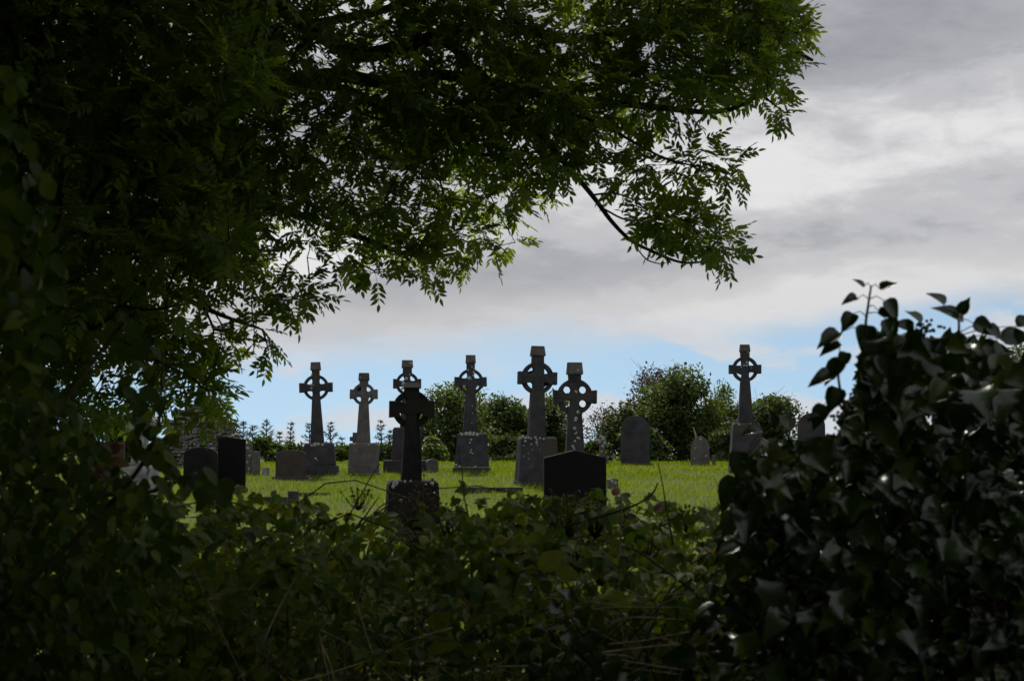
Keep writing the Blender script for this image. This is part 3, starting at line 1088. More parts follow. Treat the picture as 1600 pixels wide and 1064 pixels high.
def leaf_plant(root, templates, pick, Rm, pos, scale, tint, mat, leaf_len, n_single=300, cell=14, name='leaf', singles=None):
    """single leaves as parts (shared meshes) and the rest joined as foliage"""
    org = np.array(root.location)
    cand = np.arange(len(pos)) if singles is None else np.nonzero(singles)[0]
    sel = cand[choose_visible(pos[cand], scale[cand] * leaf_len, n_single, cell)]
    rest = np.ones(len(pos), bool)
    rest[sel] = False
    r = np.nonzero(rest)[0]
    if len(r):
        V, T, A = bake(templates, pick[r], Rm[r], pos[r] - org, scale[r], tint[r])
        o = link('foliage', tri_mesh('foliage', V, T, {'tint': A}), root, mat, True)
        tag(o, kind='stuff')
    meshes = []
    for k, (V, T) in enumerate(templates):
        me = tri_mesh(name, V, T)
        me.materials.append(mat)
        me.polygons.foreach_set('use_smooth', np.ones(len(T), bool))
        meshes.append(me)
    for i in sel:
        o = bpy.data.objects.new(name, meshes[pick[i]])
        COL.objects.link(o)
        o.parent = root
        m = Matrix.Identity(4)
        for a in range(3):
            for b in range(3):
                m[a][b] = Rm[i][a, b] * scale[i]
            m[a][3] = pos[i][a] - org[a]
        o.matrix_local = m
    return sel


def in_poly(x, y, poly):
    poly = np.asarray(poly, float)
    inside = np.zeros(len(x), bool)
    j = len(poly) - 1
    for i in range(len(poly)):
        xi, yi = poly[i]
        xj, yj = poly[j]
        hit = ((yi > y) != (yj > y)) & (x < (xj - xi) * (y - yi) / (yj - yi + 1e-12) + xi)
        inside ^= hit
        j = i
    return inside


def sample_poly(poly, n):
    poly = np.asarray(poly, float)
    lo, hi = poly.min(0), poly.max(0)
    out = np.empty((0, 2))
    while len(out) < n:
        q = lo + RNG.random((n * 3, 2)) * (hi - lo)
        out = np.vstack([out, q[in_poly(q[:, 0], q[:, 1], poly)]])
    return out[:n]


def clump(p, s=1.0, seed=0.0):
    """cheap smooth pseudo-noise in 0..1"""
    x, y, z = p[:, 0] * s + seed, p[:, 1] * s - seed * .7, p[:, 2] * s + seed * 1.3
    v = np.sin(x * 2.1 + 1.3 * np.sin(y * 1.7 + z)) + np.sin(z * 2.7 + 1.1 * np.sin(x * 1.3 - y * .8)) + np.sin(y * 2.3 + 1.2 * np.sin(z * 1.9 + .5 * x))
    return 0.5 + v / 6


# ------------------------------------------------------------------ growing twigs toward spray points
def grow(skeleton, targets, jitter=0.06, step=0.16):
    """skeleton: (n,3) points on limbs. Returns twig paths, subtree weights and the direction at each target"""
    order = np.argsort([np.min(np.linalg.norm(skeleton - t, axis=1)) for t in targets]) if len(targets) < 4000 else np.arange(len(targets))
    cap = len(skeleton) + len(targets) * 12
    nodes = np.zeros((cap, 3))
    n = len(skeleton)
    nodes[:n] = skeleton
    parent_path = np.full(cap, -1)
    idx_in_path = np.zeros(cap, int)
    paths, parents, weight, dirs = [], [], [], np.zeros((len(targets), 3))
    for t_i in order:
        t = targets[t_i]
        dv = nodes[:n] - t
        dist = np.sqrt((dv * dv).sum(1))
        a = int(np.argmin(dist + 0.15 * (parent_path[:n] < 0)))
        L = dist[a]
        k = max(2, min(10, int(L / step) + 1))
        start = nodes[a].copy()
        side = RNG.normal(0, 1, 3) * jitter * L * 1.6 + np.array([0, 0, -0.10 * L])
        ts = np.linspace(0, 1, k + 1)
        pts = start[None] + (t - start)[None] * ts[:, None] + side[None] * (np.sin(np.pi * ts) * (1 - .3 * ts))[:, None]
        pid = len(paths)
        paths.append(pts)
        parents.append(parent_path[a])
        weight.append(1.0)
        dirs[t_i] = pts[-1] - pts[-2]
        new = pts[1:]
        if n + len(new) < cap:
            nodes[n:n + len(new)] = new
            parent_path[n:n + len(new)] = pid
            n += len(new)
        q = parent_path[a]
        while q >= 0:
            weight[q] += 1
            q = parents[q]
    return paths, np.array(weight), dirs


def ash_sprays(points, dirs, per, scale=1.0, seed=3):
    """compound leaves in opposite pairs round each shoot end"""
    rg = np.random.default_rng(seed)
    pos, ax, nr, sc = [], [], [], []
    for p, d in zip(points, dirs):
        d = d / (np.linalg.norm(d) + 1e-9)
        d = d + np.array([0, 0, 0.05])
        d /= np.linalg.norm(d)
        u = np.cross(d, rg.normal(0, 1, 3))
        u /= np.linalg.norm(u) + 1e-9
        w = np.cross(d, u)
        k = max(2, per + rg.integers(-2, 3))
        for i in range(k):
            back = 0.048 * (i // 2) * scale
            ang = (i // 2) * math.pi / 2 + (math.pi if i % 2 else 0) + rg.normal(0, .25)
            out = u * math.cos(ang) + w * math.sin(ang)
            spread = rg.uniform(.5, 1.25) + 0.10 * (i // 2)
            a = d * math.cos(spread) + out * math.sin(spread) + np.array([0, 0, -0.10]) + rg.normal(0, .16, 3)
            pos.append(p - d * back)
            ax.append(a)
            nn = np.array([0, 0, 1.0]) + out * .35 * -1 + rg.normal(0, .38, 3)
            nr.append(nn)
            sc.append(rg.uniform(.82, 1.18) * scale)
    pos, ax, nr, sc = map(np.array, (pos, ax, nr, sc))
    return pos, frames(ax, nr), sc


# ------------------------------------------------------------------ the ash tree overhead
def ash_tree():
    tx, ty = -5.2, 9.5
    base = np.array([tx, ty, float(ground_z(tx, ty)) - 0.1])
    root = empty('ash_tree', base, 'large ash tree whose dark leafy boughs hang across the upper left of the picture', 'tree')
    trunk = [base, (tx - .03, ty, 1.2), (tx + .06, ty + .05, 2.6), (tx + .15, ty, 4.0), (tx + .1, ty - .1, 6.0), (tx + .3, ty - .2, 8.5), (tx + .2, ty, 11.5)]
    tube_obj('trunk', trunk, 0.36, 0.09, root, M['bark'], 12, 6, base)
    L = []
    Q = lambda *a: [P(*q) for q in a]
    fork = np.array([tx + .12, ty, 3.3])
    fork2 = np.array([tx + .10, ty, 2.7])
    L.append(([fork] + Q((-80, 40, 9.5), (300, -60, 9.5), (480, 40, 9.3), (560, 85, 9.1), (640, 70, 9.0), (760, 40, 9.0), (900, 60, 9.0), (1060, 40, 9.0), (1200, 60, 8.9), (1270, 95, 8.8)), .085, .010))
    L.append(([fork] + Q((-60, 180, 9.6), (250, 140, 9.6), (420, 130, 9.4), (520, 118, 9.2), (600, 128, 9.1), (700, 118, 9.0), (860, 150, 8.9), (1000, 165, 8.8), (1120, 175, 8.8), (1190, 150, 8.7)), .075, .009))
    L.append((Q((430, 130, 9.4), (540, 140, 9.2), (600, 175, 9.1), (660, 215, 9.1), (720, 237, 9.0), (790, 250, 9.0), (860, 300, 9.0)), .034, .006))
    L.append((Q((690, 60, 9.0), (740, 105, 8.9), (790, 150, 8.9), (840, 205, 8.85), (885, 258, 8.8), (925, 305, 8.8), (955, 345, 8.8), (985, 375, 8.75), (1020, 393, 8.7), (1065, 410, 8.7), (1110, 408, 8.7)), .026, .006))
    L.append((Q((870, 170, 8.8), (940, 195, 8.8), (1000, 228, 8.75), (1045, 250, 8.7), (1100, 262, 8.7), (1135, 270, 8.7)), .012, .004))
    L.append((Q((925, 305, 8.8), (960, 302, 8.8), (1000, 312, 8.75), (1035, 285, 8.7), (1055, 262, 8.7)), .007, .003))
    L.append((Q((940, 325, 8.8), (985, 345, 8.7), (1035, 335, 8.7), (1085, 350, 8.7), (1130, 360, 8.7)), .007, .003))
    L.append((Q((992, 384, 8.75), (1010, 405, 8.72), (1030, 412, 8.7), (1040, 411, 8.7)), .005, .003))
    L.append(([fork2] + Q((-60, 320, 9.8), (150, 290, 10.0), (320, 300, 10.0), (450, 330, 9.8), (560, 370, 9.6), (650, 400, 9.5), (720, 395, 9.5)), .060, .007))
    L.append(([fork2] + Q((-60, 400, 9.4), (100, 400, 9.6), (250, 450, 9.4), (340, 490, 9.2), (410, 515, 9.1)), .05, .006))
    L.append(([fork2] + Q((-100, 450, 8.6), (60, 470, 8.6), (160, 520, 8.4), (240, 560, 8.2), (300, 590, 8.2)), .04, .005))
    L.append((Q((480, 40, 9.3), (620, 10, 9.6), (760, -40, 10), (950, -80, 10), (1150, -60, 9.8)), .035, .008))
    top_l = []
    for k in range(9):
        a = k * 0.7 + 0.3
        r = 4.2 + 1.6 * ((k * 7) % 3) / 2
        z0 = 4.2 + 0.75 * k
        st = np.array([tx + .12, ty - .05, z0])
        en = np.array([tx + 0.8 + r * math.cos(a) * 1.05, ty - 1.5 + r * math.sin(a) * 1.1, z0 + 1.4 + .2 * k])
        top_l.append(([st, st * .55 + en * .45 + np.array([0, 0, .45]), en], .11 - .006 * k, .02))
    # unseen limbs back over the lane, added to carry the shading leaves
    top_l.append(([np.array([tx + .12, ty, 3.9]), np.array([-3.6, 5.5, 5.0]), np.array([-2.0, 1.5, 5.3]), np.array([-.5, -2.5, 5.0])], .11, .02))
    top_l.append(([np.array([tx + .12, ty, 4.6]), np.array([-2.6, 6.5, 6.0]), np.array([0.3, 3.5, 6.3]), np.array([2.6, 0.5, 6.0])], .10, .02))
    skel = []
    for ctrl, r0, r1 in L + top_l:
        tube_obj('branch', ctrl, r0, r1, root, M['bark'], 7, 7, base)
        skel.append(smooth_path(ctrl, 10))
    skel_in = np.concatenate(skel[:len(L)])
    skel_out = np.concatenate(skel)

    # where the foliage hangs, as outlines of the boughs at their distances
    MAIN = [(-200, -160), (1255, -160), (1245, 0), (1262, 45), (1268, 95), (1240, 150), (1195, 170), (1140, 165), (1120, 195), (1045, 200), (990, 222), (950, 250), (915, 290), (870, 320), (845, 340), (842, 385), (800, 408), (770, 428),
            (700, 432), (655, 462), (590, 462), (555, 432), (500, 425), (492, 480), (440, 525), (395, 535), (345, 600), (300, 600), (240, 560), (150, 560), (100, 600), (-200, 640)]
    LEFT = [(-200, -160), (430, -160), (440, 200), (400, 330), (420, 440), (330, 470), (250, 500), (100, 520), (-200, 560)]
    TIP = [(1000, 365), (1020, 330), (1070, 335), (1110, 345), (1145, 378), (1148, 412), (1110, 408), (1075, 398), (1040, 395)]
    LOWL = [(-200, 480), (330, 480), (400, 540), (370, 600), (350, 640), (290, 640), (200, 680), (60, 700), (-200, 700)]
    TWIGS = [(960, 275), (1010, 215), (1090, 200), (1150, 258), (1140, 290), (1060, 300), (1000, 335), (965, 325)]
    RIGHTD = [(800, -160), (1250, -160), (1240, 0), (1260, 90), (1235, 145), (1150, 160), (1000, 190), (900, 250), (820, 310), (620, 300), (620, -160)]

    def pts(poly, n, d0, d1, thin=0.0, s=1.0):
        q = sample_poly(poly, n)
        d = d0 + RNG.random(n) * (d1 - d0)
        q = q + np.array([-6, -14])
        p = np.array([P(x, y, k) for (x, y), k in zip(q, d)])
        if thin:
            c = clump(p, s, 2.0)
            p = p[c > thin * (0.75 + 0.5 * RNG.random(n))]
        return p
    T = np.concatenate([
        pts(MAIN, 2300, 8.2, 10.2, 0.37, 1.5),
        pts(LEFT, 1450, 7.2, 12.0),
        pts(LOWL, 260, 7.6, 10.5, 0.42, 1.8),
        pts(RIGHTD, 260, 8.3, 9.8),
        pts(TIP, 25, 8.45, 9.1),
        pts(TWIGS, 16, 8.5, 9.1),
        np.array([P(335, 612, 8.2), P(322, 640, 8.3), P(420, 548, 9.1), P(1225, 175, 8.7), P(1145, 285, 8.7), P(1130, 380, 8.7)]),
    ])
    paths, wt, dirs = grow(skel_in, T)
    pos, Rm, sc = ash_sprays(T, dirs, 6, .76)

    # crown above and behind the picture, seen by nobody in the photo but shading it
    n = 2600
    q = RNG.normal(0, 1, (n, 3))
    q /= np.linalg.norm(q, axis=1, keepdims=True)
    q *= (0.45 + 0.55 * RNG.random((n, 1)) ** .6)
    C = np.array([tx - 0.3, ty - 4.9, 7.6]) + q * np.array([6.6, 8.5, 4.6])
    nb = 1700        # unseen leaf curtain added behind the camera to block sky light
    Bk = np.stack([RNG.uniform(-11, 6.5, nb), RNG.uniform(-8.5, -3.5, nb), RNG.uniform(.6, 9.0, nb)], -1)
    Bk = Bk[Bk[:, 2] < 9.0 - .55 * np.maximum(0, Bk[:, 0])]
    Bl = np.stack([RNG.uniform(-10, -4.0, 500), RNG.uniform(-4, 6.0, 500), RNG.uniform(.8, 6, 500)], -1)
    Bt = np.stack([RNG.uniform(-9, -2.2, 420), RNG.uniform(8.5, 14, 420), RNG.uniform(6.3, 9.5, 420)], -1)
    C = np.concatenate([C, Bk, Bl, Bt])
    x, y, f = proj(C)
    hid = ~((f > 0) & (x > -350) & (x < 1750) & (y > -330) & (y < 1200)) & (C[:, 2] > .5)
    C = C[hid]
    paths2, wt2, dirs2 = grow(skel_out, C, step=0.35)
    pos2, Rm2, sc2 = ash_sprays(C, dirs2, 6, 2.3, 5)
    rad = lambda w: 0.0024 * w ** 0.42
    tubes = [(p, np.linspace(rad(w), max(.0016, rad(w) * .55), len(p))) for p, w in zip(paths, wt)]
    tubes2 = [(p, np.linspace(rad(w) * 1.5, rad(w) * .8, len(p))) for p, w in zip(paths2, wt2)]
    V, Tt = tube_arrays([(a - base, b) for a, b in tubes + tubes2], 4)
    tag(link('twigs', tri_mesh('twigs', V, Tt), root, M['twig'], True), kind='stuff')
    pos, Rm, sc = np.concatenate([pos, pos2]), np.concatenate([Rm, Rm2]), np.concatenate([sc, sc2])
    plain = np.arange(len(pos)) >= len(pos) - len(pos2)
    pick = np.where(plain, len(ASH) + RNG.integers(0, 3, len(pos)), RNG.integers(0, len(ASH), len(pos)))
    tint = np.clip(0.15 + 0.75 * clump(pos, 1.6, 4.0) * RNG.random(len(pos)) + .25 * RNG.random(len(pos)), 0, .98)
    # the leaves that can be told apart: prefer those near the crown's rim against the sky
    leaf_plant(root, ASH + ASH_PLAIN, pick, Rm, pos, sc * 1.0, tint, M['ash_leaf'], .27, 300, 44, singles=~plain)
    print('ash leaves', len(pos))


ash_tree()


# ------------------------------------------------------------------ trees and bushes behind the graves
def leafy_tree(label, x, top, w, base_row, d, mat, n, leaf=0.15, name='leafy_tree', loose=0.35, lobes=24, seed=1, cat='tree', bottom=None, group=None, trunk=True):
    rg = np.random.default_rng(seed)
    p = P(x, base_row, d)
    p[2] = float(ground_z(p[0], d))
    s = d / F
    root = empty(name, p, label, cat, group)
    zt = P(x, top, d)[2] - p[2]
    zb = 0.0 if bottom else 0.04 * zt
    W = w * s / 2
    c = []
    for k in range(lobes):
        u = rg.random()
        z = zb + (zt - zb) * (0.06 + 0.86 * u)
        env = W * (1 - 0.75 * max(0, (z - (zb + zt) / 2) / ((zt - zb) / 2)) ** 1.8) * .92
        a = rg.random() * 2 * np.pi
        r = env * math.sqrt(rg.random()) * 0.85
        c.append((r * math.cos(a), r * math.sin(a), z, rg.uniform(.30, .55) * min(W, zt * .55)))
    c.append((0, 0, zt - 0.28 * W, .32 * W))
    c = np.array(c)
    if trunk:
        tube_obj('trunk', [(0, 0, -.2), (rg.normal(0, .05), 0, zt * .3), (rg.normal(0, .1), rg.normal(0, .1), zt * .75)], .05 + .035 * zt, .03, root, M['bark'], 7, 4)
        tw = []
        for q in c:
            st = np.array([0, 0, max(.1, min(zt * .6, q[2] * .55))])
            e = q[:3]
            m = st * .5 + e * .5 + rg.normal(0, .08, 3)
            tw.append((smooth_path([st, m, e], 3), np.linspace(.03, .010, 7)))
            for _ in range(5):
                e2 = e + rg.normal(0, 1, 3) * q[3] * .75
                tw.append((np.array([e, (e + e2) / 2 + rg.normal(0, .03, 3), e2]), np.array([.010, .007, .004])))
        V, T = tube_arrays(tw, 4)
        tag(link('twigs', tri_mesh('twigs', V, T), root, M['twig'], True), kind='stuff')
    k = rg.choice(len(c), n, p=c[:, 3] ** 2 / (c[:, 3] ** 2).sum())
    n = int(n * 1.25)
    k = rg.choice(len(c), n, p=c[:, 3] ** 2 / (c[:, 3] ** 2).sum())
    q = rg.normal(0, 1, (n, 3))
    q /= np.linalg.norm(q, axis=1, keepdims=True)
    rr = 0.55 + loose * rg.random((n, 1)) + 0.12 * rg.normal(0, 1, (n, 1))
    pos = c[k, :3] + q * rr * c[k, 3:4] * np.array([1, 1, .85])
    gap = clump(pos, 2.6, seed * 3.1)
    keep = (gap > .20) & (pos[:, 2] > .05)
    pos, q = pos[keep], q[keep]
    m = len(pos)
    ax = q * .6 + rg.normal(0, 1, (m, 3)) * .8 + np.array([0, 0, -.25])
    nr = q * .7 + np.array([0, 0, .6]) + rg.normal(0, .5, (m, 3))
    Rm = frames(ax, nr)
    tmpl = [leaf_blade([(0, 0), (.36, .42), (0, 1.0)], .2, .15), leaf_blade([(0, 0), (.27, .45), (0, 1.1)], .3, .2)]
    V, T, A = bake(tmpl, rg.integers(0, 2, m), Rm, pos, leaf * rg.uniform(.7, 1.3, m), rg.random(m) * .55 + .42 * clump(pos, 1.3, seed))
    o = link('crown', tri_mesh('crown', V, T, {'tint': A}), root, M[mat], False)
    tag(o, kind='stuff')
    return root


G = 'trees behind the graves'
leafy_tree('pale green bushy tree behind the cross with the white lichen crust', 712, 606, 146, 735, 52, 'tree_light', 7500, seed=2, group=G, loose=.45)
leafy_tree('dark green spreading tree between the crusted cross and the tallest cross', 800, 630, 160, 735, 56, 'tree_mid', 8500, seed=3, group=G)
leafy_tree('loose yellowish green tree showing between the tallest cross and the round-holed cross', 872, 618, 84, 735, 60, 'tree_light', 3400, seed=4, group=G, loose=.6)
leafy_tree('sparse dark twiggy tree right of the round-holed cross', 948, 636, 90, 735, 58, 'tree_copper', 1900, seed=5, group=G, loose=.75, leaf=.10)
leafy_tree('copper brown tree rising above the arched headstone', 1028, 580, 130, 735, 57, 'tree_copper', 5200, seed=6, group=G, loose=.6, leaf=.11)
leafy_tree('dense dark green round tree behind the small pointed headstone', 1062, 590, 168, 735, 53, 'tree_mid', 10500, seed=7, group=G, loose=.3)
leafy_tree('grey green feathery tree left of the farthest right cross', 1132, 596, 74, 735, 58, 'tree_light', 3000, seed=8, group=G, loose=.65, leaf=.10)
leafy_tree('green tree behind and right of the farthest right cross', 1206, 618, 96, 735, 55, 'tree_mid', 4500, seed=9, group=G, loose=.5)
leafy_tree('leafy tree top showing over the ivy at the right edge', 1606, 528, 120, 760, 40, 'tree_mid', 5000, seed=10, group=G, loose=.5, leaf=.09)
leafy_tree('dark low tree behind the pale cross at the far left', 190, 648, 190, 745, 48, 'tree_dark', 6000, seed=11, group=G)
leafy_tree('dark tree filling the gap left of the tallest cross', 765, 636, 96, 738, 58, 'tree_dark', 5000, seed=12, group=G)
leafy_tree('mid green tree right behind the tallest cross', 846, 636, 100, 738, 57, 'tree_dark', 5200, seed=13, group=G)
leafy_tree('dark tree behind the left side of the arched headstone', 985, 628, 92, 738, 55, 'tree_dark', 4600, seed=14, group=G, loose=.45)
leafy_tree('dark tree filling the gap between the round tree and the feathery one', 1112, 622, 84, 738, 54, 'tree_mid', 4600, seed=15, group=G, loose=.45)
leafy_tree('mid green tree directly behind the farthest right cross', 1166, 634, 80, 738, 56, 'tree_dark', 4200, seed=16, group=G, loose=.45)
B = 'low bushes behind the graves'
bush = dict(name='low_bush', cat='bush', group=B, trunk=False, lobes=16, bottom=742)
leafy_tree('low green bush right of the ruined wall', 410, 688, 76, 742, 50, 'tree_mid', 3400, seed=21, **bush)
leafy_tree('low dark bush behind the brown headstone', 470, 696, 80, 742, 52, 'tree_dark', 3400, seed=22, **bush)
leafy_tree('low light green bush between the first two crosses', 532, 698, 62, 742, 51, 'tree_mid', 3000, seed=23, **bush)
leafy_tree('low dark bush left of the hidden cross base', 604, 694, 70, 742, 51, 'tree_dark', 3200, seed=24, **bush)
leafy_tree('low bright bush between the hidden cross and the crusted cross', 676, 680, 60, 742, 49, 'tree_light', 2800, seed=25, **bush)
leafy_tree('low dark bush behind the tallest cross', 800, 684, 120, 742, 50, 'tree_dark', 4200, seed=26, **bush)
leafy_tree('low green bush behind the crumbling small cross', 930, 692, 80, 742, 51, 'tree_mid', 3000, seed=27, **bush)
leafy_tree('low dark bush behind the arched headstone', 1000, 676, 90, 742, 50, 'tree_dark', 3600, seed=28, **bush)
leafy_tree('low dark bush right of the small pointed headstone', 1140, 676, 90, 742, 50, 'tree_dark', 3600, seed=29, **bush)
leafy_tree('low dark bush between the last cross and the ivy', 1240, 690, 100, 742, 48, 'tree_dark', 3600, seed=30, **bush)


def young_spruce(label, x, top, d, seed):
    rg = np.random.default_rng(seed)
    p = P(x, 735, d)
    p[2] = float(ground_z(p[0], d))
    root = empty('young_spruce', p, label, 'spruce', 'young spruces on the skyline')
    slim = rg.uniform(.16, .30)
    H = P(x, top, d)[2] - p[2]
    tube_obj('trunk', [(0, 0, -.1), (rg.normal(0, .03), 0, H * .5), (0, 0, H)], .035 + .008 * H, .007, root, M['twig'], 5, 4)
    tw = []
    z = H - 0.10
    whorl = 0
    VV, TT, off = [], [], 0
    while z > 0.3:
        L = min(0.75, 0.05 + (H - z) * slim) * rg.uniform(.6, 1.3)
        for k in range(4):
            a = k * 2 * np.pi / 4 + rg.normal(0, .3) + whorl * .6 + rg.normal(0, .15)
            dr = np.array([math.cos(a), math.sin(a), 0])
            up = .75 if H - z < .9 else .40
            pts = np.array([(0, 0, z), *(dr * L * t + np.array([0, 0, z + L * (up * t)]) for t in (.5, 1.0))])
            tw.append((pts, np.array([.012, .008, .004])))
            nn = int(8 + L * 60)
            for t in rg.random(nn) ** .8:
                c = dr * L * t + np.array([0, 0, z + L * up * t])
                e = c + dr * .07 + rg.normal(0, .06, 3)
                wv = np.cross(e - c, rg.normal(0, 1, 3))
                wv = wv / (np.linalg.norm(wv) + 1e-9) * .014
                VV.append(np.array([c - wv, c + wv, e]))
                TT.append([off, off + 1, off + 2])
                off += 3
        z -= rg.uniform(.11, .22)
        whorl += 1
    V, T = tube_arrays(tw, 3)
    link('branches', tri_mesh('branches', V, T), root, M['twig'])['kind'] = 'stuff'
    o = link('needles', tri_mesh('needles', np.concatenate(VV), np.array(TT), {'tint': rg.random(off)}), root, M['spruce'])
    tag(o, kind='stuff')


for k, (x, top, d, lab) in enumerate([
        (366, 655, 56, 'young spruce just right of the ruined wall, above the slant-topped headstone'), (379, 657, 57, 'young spruce above the lichened pillar stone'),
        (395, 664, 58, 'short young spruce above the plain narrow grey headstone'), (415, 654, 55, 'taller bushy young spruce above the tiny white block marker'),
        (436, 674, 57, 'tiny spruce tip left of the brown headstone top'), (454, 660, 56, 'young spruce straight above the brown headstone'),
        (482, 660, 57, 'young spruce close against the left of the cross with three pale spots'), (516, 658, 55, 'young spruce just right of the cross with three pale spots'),
        (534, 682, 57, 'short spruce tip left of the brownish grey cross'), (594, 656, 55, 'young spruce just right of the brownish grey cross'),
        (609, 672, 57, 'thin young spruce left of the hidden cross'), (346, 664, 58, 'young spruce tip over the right step of the ruined wall')]):
    young_spruce(lab, x, top, d, 40 + k)


# ------------------------------------------------------------------ grass of the graveyard
def grass():
    rg = RNG
    n = 330000
    d = rg.uniform(9.0 ** 1.2, 50 ** 1.2, n) ** (1 / 1.2)
    u = rg.uniform(-.46, .46, n)
    x = u * (d + 3)
    y = d
    z = ground_z(x, y)
    P0 = np.stack([x, y, z], -1)
    c = clump(P0 * np.array([1, 1, 0]), .9, 1.0) * .6 + clump(P0 * np.array([1, 1, 0]), 3.1, 5.0) * .4
    h = (.055 + .125 * c ** 1.4) * rg.uniform(.55, 1.25, n)
    near = np.clip((d - 8) / 6, .5, 1)
    h *= near
    stalk = rg.random(n) < .012
    h = np.where(stalk, h * 1.55 + .08, h)
    a = rg.uniform(0, 2 * np.pi, n)
    lean = rg.uniform(.15, .75, n) * h
    wind = np.array([.06, 0.0])
    dx, dy = np.cos(a) * lean + wind[0] * h, np.sin(a) * lean
    w = np.clip(.0027 * (d / 14), .0022, .010) * rg.uniform(.7, 1.3, n)
    w = np.where(stalk, w * .6, w)
    sx, sy = -np.sin(a) * w, np.cos(a) * w
    # blades face a random way
    b = rg.uniform(0, np.pi, n)
    sx, sy = np.cos(b) * w, np.sin(b) * w
    v0 = np.stack([x - sx, y - sy, z - .01], -1)
    v1 = np.stack([x + sx, y + sy, z - .01], -1)
    m = .55
    v2 = np.stack([x + sx * .8 + dx * m * .45, y + sy * .8 + dy * m * .45, z + h * m], -1)
    v3 = np.stack([x - sx * .8 + dx * m * .45, y - sy * .8 + dy * m * .45, z + h * m], -1)
    v4 = np.stack([x + dx, y + dy, z + h * .95], -1)
    V = np.stack([v0, v1, v2, v3, v4], 1).reshape(-1, 3)
    i = np.arange(n)[:, None] * 5
    far = i[d > 20]
    i = i[d <= 20]
    T = np.concatenate([i + np.array([[0, 1, 2]]), i + np.array([[0, 2, 3]]), i + np.array([[3, 2, 4]]), far + np.array([[0, 1, 4]])])
    patch = clump(P0 * np.array([1, 1, 0]), .33, 8.0)
    t = np.where(stalk, .96, np.clip(rg.random(n) * .5 + .2 * c + .45 * (patch - .3), 0, .88))
    o = link('grass', tri_mesh('grass', V, T, {'tint': np.repeat(t, 5)}), None, M['grass'])
    tag(o, 'long bright green grass growing between the graves', 'grass', None, 'stuff')


grass()


# ------------------------------------------------------------------ foreground: brambles, ivy, leafy shrub, dry canes
def foliage_points(poly, n, d0, d1, dens=None):
    q = sample_poly(poly, n)
    d = d0 + RNG.random(n) ** 1.0 * (d1 - d0)
    return np.array([P(x, y, k) for (x, y), k in zip(q, d)]), q


